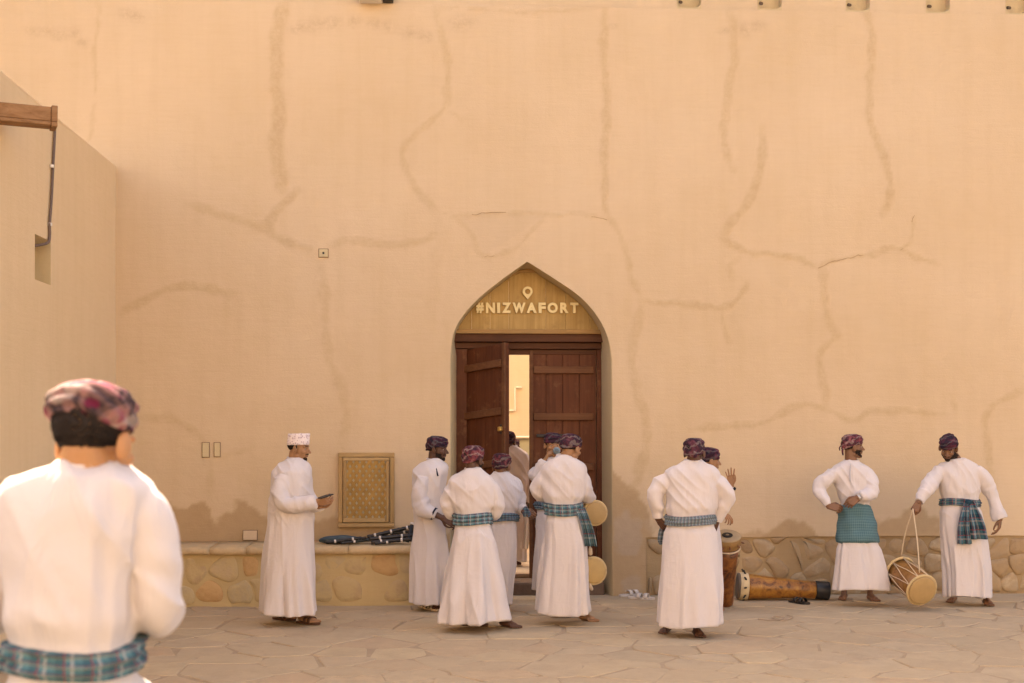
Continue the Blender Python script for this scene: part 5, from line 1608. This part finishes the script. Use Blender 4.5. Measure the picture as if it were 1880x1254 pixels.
f0 = person('man close to the camera seen from behind in bright floral turban', (140, 785 + FPX / d0 * CAMZ), 'fair',
    [(852, 160, 45, 0, .07), (861, 158, 70, 0, .088), (875, 150, 114, 0, .10), (895, 142, 140, 0, .115), (940, 138, 138, 0, .13), (1020, 136, 124, 0, .135), (1100, 135, 116, 0, .135), (1185, 134, 116, 0, .135), (1220, 134, 113, 0, .13), (1250, 134, 118, 0, .135), (1300, 136, 140, 0, .16), (1500, 138, 165, 0, .18), (2040, 140, 180, 0, .2)],
    [dict(p=[(226, 908, 0, 66), (262, 945, 0, 58), (283, 1040, 0, 49), (292, 1125, .03, 46), (280, 1130, .20, 38), (240, 1105, .36, 30)], hand=dict(dir=(-.4, .9, .1))),
     dict(p=[(50, 908, 0, 66), (12, 945, 0, 58), (-8, 1040, 0, 49), (-16, 1125, .03, 46), (0, 1130, .20, 38), (40, 1105, .36, 30)], hand=dict(dir=(.4, .9, .1)))],
    (174, 814, .0, 20, -10, 0), [(80, 0.0, 75, 0.2), (195, 0.0, 205, 0.2)], 'bright', seed=13, belt=(1176, 1230), belt_mat=0, fold=1.5, voxel=.0075,
    turb=dict(ph=.5, size=0.96, backlift=.085, low=.004, sidelift=.026))

# sash ends and cuffs
def jw(F, x, y, dv): return F[1](x, y, dv)
hanging(f8[0], 'sash_end', [jw(f8, 1064, 932, -.10), jw(f8, 1072, 950, -.13), jw(f8, 1080, 975, -.13), jw(f8, 1085, 1003, -.12)], [.05, .045, .05, .055], M_PL[0], seed=1)
hanging(f12[0], 'sash_end', [jw(f12, 1782, 920, -.15), jw(f12, 1785, 945, -.19), jw(f12, 1790, 965, -.20), jw(f12, 1794, 990, -.20)], [.03, .085, .10, .11], M_PL[3], seed=2, ripple=.028)
hanging(f12[0], 'sash_end', [jw(f12, 1775, 924, -.17), jw(f12, 1772, 950, -.21), jw(f12, 1771, 975, -.215), jw(f12, 1773, 999, -.215)], [.025, .05, .06, .07], M_PL[3], seed=4, ripple=.02)
b = Buf(); b.add(*ellipsoid(jw(f12, 1778, 922, -.15), (.035, .03, .03))); put('sash_knot', b, M_PL[3], f12[0], True)
hanging(f9[0], 'sash_end', [jw(f9, 1222, 960, .08), jw(f9, 1217, 975, .08), jw(f9, 1214, 992, .08), jw(f9, 1215, 1000, .08)], [.03, .035, .03, .02], M_PL[2], seed=3, ripple=.01)
def cuff(F, p, q, r, mat=M_TRIM, w=.02, name='cuff_trim'):
    a, c = np.array(p), np.array(q); u = unit(c - a)
    V, Fc, _ = tube([c - u * w, c], [r, r], 20, False); link(name, V, Fc, mat, F[0], True)
cuff(f2, jw(f2, 775, 933, -.2), jw(f2, 798, 944, -.22), 11.0 / f2[2] + .004, w=.018)
cuff(f10, jw(f10, 1338, 905, -.21), jw(f10, 1342, 893, -.22), 8.8 / f10[2] + .006, w=.022)
for P in ([(798, 851, -.10), (801, 862, -.16), (804, 874, -.185)],):
    V, Fc, _ = tube([jw(f2, *p) for p in P], .008, 8, True, 4); link('black_trim', V, Fc, M_TRIM, f2[0], True)
V, Fc, _ = tube([jw(f11, 1578.5, 913, -.215), jw(f11, 1574, 914.5, -.22)], .038, 16, True); link('wrist_watch', V, Fc, flat('steel', (.55, .52, .48), .3, .5, .05, 20, .8), f11[0], True)
V, Fc, _ = tube([jw(f11, 1562, 851, -.10), jw(f11, 1561, 868, -.125), jw(f11, 1561, 884, -.13)], .006, 8, True, 4); link('placket', V, Fc, flat('placket_thread', (.50, .47, .48)), f11[0], True)
# ------------------------------------------------------------------ things held and things standing about
M_SKINH = flat('drum_skin', (0.44, 0.29, 0.125), 0.6, 0.25, 0.12, 12)
M_ROPE = flat('cotton_rope', (0.62, 0.48, 0.32), 0.9, 0.1, 0.1, 120)
def drum_wood(name, dark, mid, light):
    m = Mt(name, 0.38, 0.45)
    a = m.noise(1.0, 6, 0.7, m.co('Object', (9, 9, 9)), 1.5)
    col = m.ramp(a, [(0.34, dark), (0.45, mid), (0.66, light)])
    m.col(col); m.bump(a, 0.2, 0.004)
    return m.m
M_DW1 = drum_wood('mottled_drum_wood', (0.035, 0.012, 0.004), (0.24, 0.095, 0.018), (0.42, 0.20, 0.035))
M_DW2 = drum_wood('reddish_drum_wood', (0.035, 0.011, 0.005), (0.15, 0.05, 0.012), (0.26, 0.10, 0.022))
M_DW3 = drum_wood('plain_drum_wood', (0.10, 0.035, 0.009), (0.24, 0.10, 0.022), (0.33, 0.155, 0.035))
def turned(p0, p1, prof_, n=40):
    """a turned body along p0-p1: prof_ = (t, r)"""
    p0, p1 = np.array(p0), np.array(p1)
    x, y, d = frame_of(p1 - p0)
    A = np.linspace(0, 2 * math.pi, n, endpoint=False)
    rings = [p0 + (p1 - p0) * t + x * (r * np.cos(A))[:, None] + y * (r * np.sin(A))[:, None] for t, r in prof_]
    return loft(np.array(rings))
def add_turned(name, root, p0, p1, prof_, mat, n=40):
    V, F, _ = turned(p0, p1, prof_, n)
    return link(name, V, F, mat, root, True)
def ropeline(root, pts, r=.005, name='rope', sm=0, mat=None):
    V, F, _ = tube(pts, r, 7, True, sm); return link(name, V, F, mat or M_ROPE, root, True)

# long drum lying on the paving
g0 = ground(1358, 1101); g1 = ground(1518, 1101)
r0, r1 = .140, .092
p0 = g0 * [1, 1, 0] + UP * r0; p1 = g1 * [1, 1, 0] + UP * r1
ax = unit(p1 - p0)
ld = empty('long_drum', g0, 'long mottled wooden drum lying on its side by the stone footing', 'drum')
Ld = np.linalg.norm(p1 - p0)
add_turned('shell', ld, p0 + ax * .08, p1 - ax * .12, [(0, .128), (.02, .130), (.3, .112), (.7, .094), (.98, .0885), (1, .087)], M_DW1)
add_turned('base_band', ld, p1 - ax * .1195, p1 + ax * .02, [(0, .0895), (.02, .0925), (.9, .094), (1.0, .090)], flat('black_band', (.018, .017, .018), .45, .4, .1))
add_turned('skin_collar', ld, p0 - ax * .005, p0 + ax * .0795, [(0, .131), (.06, .138), (.5, .140), (.9, .1335), (1, .131)], flat('collar_hide', (.62, .49, .30), .8, .2, .1))
add_turned('drum_head', ld, p0 - ax * .03, p0 - ax * .0055, [(0, .06), (.2, .128), (.6, .135), (1, .131)], flat('grey_drum_head', (.16, .125, .095), .7, .2, .15))
xa, ya, _ = frame_of(ax)
for a in np.linspace(0, 2 * math.pi, 11)[:-1]:
    q = xa * math.cos(a) + ya * math.sin(a)
    V, F = capsule(p0 + ax * .045 + q * .132, .011, p0 + ax * .025 + q * .172, .009, 8); link('peg', V, F, M_IRON, ld, True)
# standing drum behind the hands-on-hips man
gb = ground(1331, 1112)
tl = math.radians(23)
axd = unit(UP * math.cos(tl) - FW * math.sin(tl) - RT * .03)
sd = empty('standing_drum', gb, 'tall reddish wooden drum standing upright behind the hands-on-hips man', 'drum')
b0 = gb + UP * .022
top = b0 + axd * .74
add_turned('shell', sd, b0, top - axd * .11, [(0, .078), (.03, .083), (.4, .090), (.8, .106), (1, .118)], M_DW2)
add_turned('skin_collar', sd, top - axd * .1095, top, [(0, .119), (.1, .126), (.6, .136), (.95, .138), (1, .133)], flat('standing_collar', (.30, .17, .06), .6, .3, .25, 30))
add_turned('drum_head', sd, top + axd * .0005, top + axd * .014, [(0, .134), (.6, .131), (1, .115)], flat('tan_drum_head', (.40, .285, .165), .7, .2, .12))
add_turned('tuning_spot', sd, top + axd * .0145 - FW * .01, top + axd * .019 - FW * .01, [(0, .052), (.7, .051), (1, .044)], flat('tuning_paste', (.025, .022, .02), .7, .2), 24)
add_turned('tuning_eye', sd, top + axd * .0195 - FW * .01, top + axd * .022 - FW * .01, [(0, .017), (1, .015)], flat('paste_eye', (.25, .18, .11), .7, .2), 16)
xa, ya, _ = frame_of(axd)
A = np.linspace(0, 2 * math.pi, 30)
ropeline(sd, [top - axd * .12 + (xa * math.cos(a) + ya * math.sin(a)) * .127 for a in A], .008, 'hoop_rope')
for a in A[::3]:
    q = xa * math.cos(a) + ya * math.sin(a)
    V, F = capsule(top - axd * .05 + q * .128, .010, top - axd * .06 + q * .160, .008, 8); link('peg', V, F, M_DW2, sd, True)
# rope drum held off the ground
def rope_drum(name, label, p0, p1, R, mat, nz=8, hd_mat=None):
    p0, p1 = np.array(p0), np.array(p1); u = unit(p1 - p0)
    rd = empty(name, p0 * [1, 1, 0], label, 'drum')
    add_turned('shell', rd, p0 + u * .012, p1 - u * .012, [(0, R * .93), (.25, R * 1.0), (.5, R * 1.03), (.75, R * 1.0), (1, R * .93)], mat)
    xa, ya, _ = frame_of(u)
    for p, s_ in ((p0, -1), (p1, 1)):
        add_turned('drum_head', rd, p + u * s_ * .006, p + u * s_ * .016, [(0, R * 1.0), (.5, R * .99), (1, R * .9)], hd_mat or M_SKINH)
        hoop = [p - u * s_ * .012 + (xa * math.cos(a) + ya * math.sin(a)) * R * 1.045 for a in np.linspace(0, 2 * math.pi, 33)]
        V, F, _ = tube(hoop, .014, 8); link('hoop', V, F, flat('hoop_hide', (.58, .42, .21), .7, .2, .1), rd, True)
    for i in range(nz):
        a, c, e = [2 * math.pi * (i + k) / nz for k in (0, .5, 1)]
        Q = lambda an, t: p0 + (p1 - p0) * t + (xa * math.cos(an) + ya * math.sin(an)) * R * (1.055 + .02 * math.sin(t * math.pi))
        ropeline(rd, [Q(a, .03), Q(a + .08, .3), Q((a + c) / 2 + .03, .55), Q(c, .96)], .0042, 'lacing')
        ropeline(rd, [Q(c, .96), Q((c + e) / 2 - .03, .55), Q(e - .08, .3), Q(e, .03)], .0042, 'lacing')
    return rd, xa, ya, u
dr3 = f12[1](1693, 1084, -.42); bk3 = f12[1](1652, 1049, -.02)
rd, xa, ya, u = rope_drum('rope_drum', 'laced wooden drum dangling on a rope beside the bending man', bk3, dr3, .142, M_DW3)
hp = f12[1](1676, 934, -.20)
ropeline(rd, [hp, (hp + bk3) / 2 + RT * -.01 + UP * .07, bk3 + u * .02 + UP * .14], .0065, 'sling', 4)
ropeline(rd, [hp, (hp + dr3) / 2 + UP * .06, dr3 - u * .05 + UP * .14 + RT * .0], .0065, 'sling', 4)
# the two drums of the man at the gate
c4 = f8[1](1093, 942, .10); b4 = f8[1](1074, 935, .42)
rope_drum('slung_drum', 'round drum with pale skin slung at the waist of the man at the gate', b4, c4, .100, M_DW3, 7)
c5 = f8[1](1090, 1048, .12); b5 = f8[1](1070, 1046, .40)
hd5, xa, ya, u = rope_drum('hanging_drum', 'yellowish round drum hanging low by the skirt of the man at the gate', b5, c5, .112, M_DW3, 7, flat('yellow_drum_skin', (.50, .33, .13), .6, .25, .1, 12))
ropeline(hd5, [f8[1](1080, 965, .16), f8[1](1083, 1000, .15), f8[1](1084, 1020, .13)], .007, 'sling', 4)
V, F = capsule(f8[1](1084, 1008, .12), .016, f8[1](1084, 1016, .12), .02, 10); link('knot', V, F, M_ROPE, hd5, True)
V, F = capsule(f8[1](1083, 1074, .10), .014, f8[1](1086, 1081, .10), .017, 10); link('knot', V, F, M_ROPE, hd5, True)
# cup, phone, cloths
cp_ = f7[1](1022, 828, -.22)
cu = empty('cup', cp_ - UP * .05, 'pale blue cup held to the mouth of the man facing out', 'cup')
dcup = unit(-FW * .95 + UP * .25 + RT * .05)
add_turned('bowl', cu, cp_ + FW * .04, cp_ - FW * .0 + dcup * .02, [(0, .036), (.5, .037), (.9, .032), (1, .028)], flat('blue_enamel', (.20, .27, .30), .4, .4, .1), 24)
add_turned('base', cu, cp_ + dcup * .021, cp_ + dcup * .024, [(0, .020), (1, .017)], flat('dark_enamel', (.10, .13, .14), .4, .4, .1), 20)
ph = empty('phone', at_depth(592, 914, FPX * CAMZ / (1146 - HZ) - .24), 'dark phone held flat in front of the capped man', 'phone')
q0 = at_depth(589, 914, FPX * CAMZ / (1146 - HZ) - .27); q1 = at_depth(602, 909.5, FPX * CAMZ / (1146 - HZ) - .22)
u = unit(q1 - q0); w = unit(np.cross(u, UP)); n_ = np.cross(w, u)
V = [q0 + u * a * .13 + w * c * .034 + n_ * e * .005 for e in (-1, 1) for a, c in ((-.1, -1), (.9, -1), (.9, 1), (-.1, 1))]
link('case', V, [(3, 2, 1, 0), (4, 5, 6, 7), (0, 1, 5, 4), (1, 2, 6, 5), (2, 3, 7, 6), (3, 0, 4, 7)], M_IRON, ph, bevel=.003)
bc_ = hanging(None, 'folded_cloth', [f4[1](964, 930, -.08), f4[1](966, 938, -.09), f4[1](967, 944, -.09), f4[1](967, 949, -.09)], [.015, .035, .04, .03], M_PL[1], .02, 3, .01)
tag(bc_, 'small blue cloth in the hand of the shorter man', 'cloth')
wc = hanging(None, 'white_towel', [f5[1](963, 925, -.08), f5[1](963, 950, -.09), f5[1](963, 980, -.09), f5[1](962, 1008, -.09)], [.02, .05, .055, .05], cloth('towel_cotton', (.82, .80, .77)), .015, 5, .012)
tag(wc, 'white towel hanging from the hand of the cream robed man', 'towel')
# bagpipes on the bench
BZ = .588
def bz(px, py_, off=0.0): 
    """a point on or above the bench: pixel with depth behind the front edge"""
    return at_y(px, py_, BF + .22 + off)
M_BAG = flat('blue_bag_cloth', (.075, .10, .115), .9, .1, .2, 14)
M_PIPE = flat('black_pipe', (.012, .011, .012), .4, .45, .1)
M_FERR = flat('ivory_ferrule', (.72, .66, .60), .4, .4, .05)
def bagpipe(label, bag, pipes):
    r = empty('bagpipe', bz(*bag[0][:2]) * [1, 1, 0] + UP * BZ, label, 'bagpipe')
    pts = [np.r_[bz(x, 990)[:2] + np.array([0, o]), BZ + h] for x, h, o, _ in bag[1]]
    V, F, _ = tube(pts, [q[3] for q in bag[1]], 20, True, 6, lambda L, A, t: .12 * np.sin(2 * A + 20 * L) + .08 * np.sin(5 * A + 11 * L), False, .5)
    V[:, 2] = np.maximum(V[:, 2], BZ + .001)
    link('bag', V, F, M_BAG, r, True)
    for x0, h0, o0, x1, h1, o1, rad, fer in pipes:
        a = np.r_[bz(x0, 990)[:2] + [0, o0], BZ + h0]; c = np.r_[bz(x1, 990)[:2] + [0, o1], BZ + h1]
        pr_ = []
        for t in np.linspace(0, 1, 25):
            k = 1 + .22 * math.sin(t * 31) ** 2 * (1 if fer > 1 else .4)
            pr_.append((t, rad * k))
        p = add_turned('pipe', r, a, c, pr_, M_PIPE, 14)
        for i in range(fer):
            t = (i + .5) / fer if fer > 1 else .97
            m_ = a + (c - a) * t; d_ = unit(c - a)
            V, F, _ = turned(m_ - d_ * .010, m_ + d_ * .010, [(0, rad * 1.15), (.5, rad * 1.3), (1, rad * 1.15)], 14); link('ferrule', V, F, M_FERR, p, True)
    return r
bagpipe('bagpipe with flat blue bag lying at the near end of the bench', [(600, 990), [(586, .03, .10, .03), (600, .035, .08, .075), (625, .035, .07, .085), (655, .035, .08, .065), (680, .03, .10, .03)]],
        [(600, .022, -.10, 664, .060, -.02, .014, 2), (612, .02, -.02, 672, .055, .04, .014, 2), (628, .015, -.12, 652, .03, -.09, .012, 1)])
bagpipe('bagpipe of black pipes with white ferrules piled beside the gate end of the bench', [(700, 990), [(676, .03, .06, .02), (690, .035, .06, .05), (715, .04, .08, .06), (740, .05, .08, .03)]],
        [(674, .065, .02, 762, .175, .02, .017, 3), (678, .05, -.05, 758, .085, -.03, .019, 2), (682, .02, -.10, 756, .05, -.08, .018, 2), (690, .012, -.16, 712, .025, -.14, .012, 1), (748, .02, -.06, 757, .20, .02, .018, 1), (752, .02, .02, 764, .22, .06, .018, 1), (700, .09, .04, 756, .12, .03, .014, 2)])
# sandals left on the paving
def loose(px, py_, yaw, label, mat, name='sandal_pair_shoe'):
    g = ground(px, py_); d = dirv(yaw); s_ = np.cross(UP, d)
    r = empty('loose_sandal', g, label, 'sandal')
    P = lambda a, c, e: g + d * (a - .12) + s_ * c + UP * (e + .002)
    Q = chaikin(np.array([(-0.012, 0.030), (0.05, 0.038), (0.13, 0.042), (0.19, 0.052), (0.235, 0.046), (0.258, 0.012), (0.25, -0.022), (0.21, -0.047), (0.15, -0.045), (0.05, -0.036), (-0.012, -0.030), (-0.022, 0.0)]), 1)
    n = len(Q)
    V = [P(a, c, 0.0) for a, c in Q] + [P(a, c, 0.020) for a, c in Q]
    link('sole', V, [tuple(range(n))[::-1], tuple(range(n, 2 * n))] + [(i, (i + 1) % n, (i + 1) % n + n, i + n) for i in range(n)], mat, r)
    for a0 in (.10, .17):
        V, F = ribbon(P, a0, .022, .045, .047); link('strap', V, F, mat, r, True)
M_WSAN = flat('white_leather', (.66, .58, .50), .5, .3, .08)
loose(1158, 1094, 60, 'white strapped sandal nearer the gate, left by the wall', M_WSAN)
loose(1178, 1100, 112, 'white strapped sandal overlapping the other white one, farther from the gate', M_WSAN)
loose(1467, 1108, 150, 'black sandal lying in front of the long drum', M_IRON)
tw = empty('wire_twist', ground(1432, 1137), 'thin twist of pale wire lying on the paving', 'wire')
pts = [ground(x, y) + UP * .008 for x, y in ((1392, 1138), (1412, 1140), (1432, 1139), (1440, 1135), (1424, 1133), (1418, 1136), (1436, 1141), (1448, 1138), (1455, 1134), (1444, 1131))]
ropeline(tw, pts, .0045, 'wire', 5, flat('pale_wire', (.42, .30, .20)))
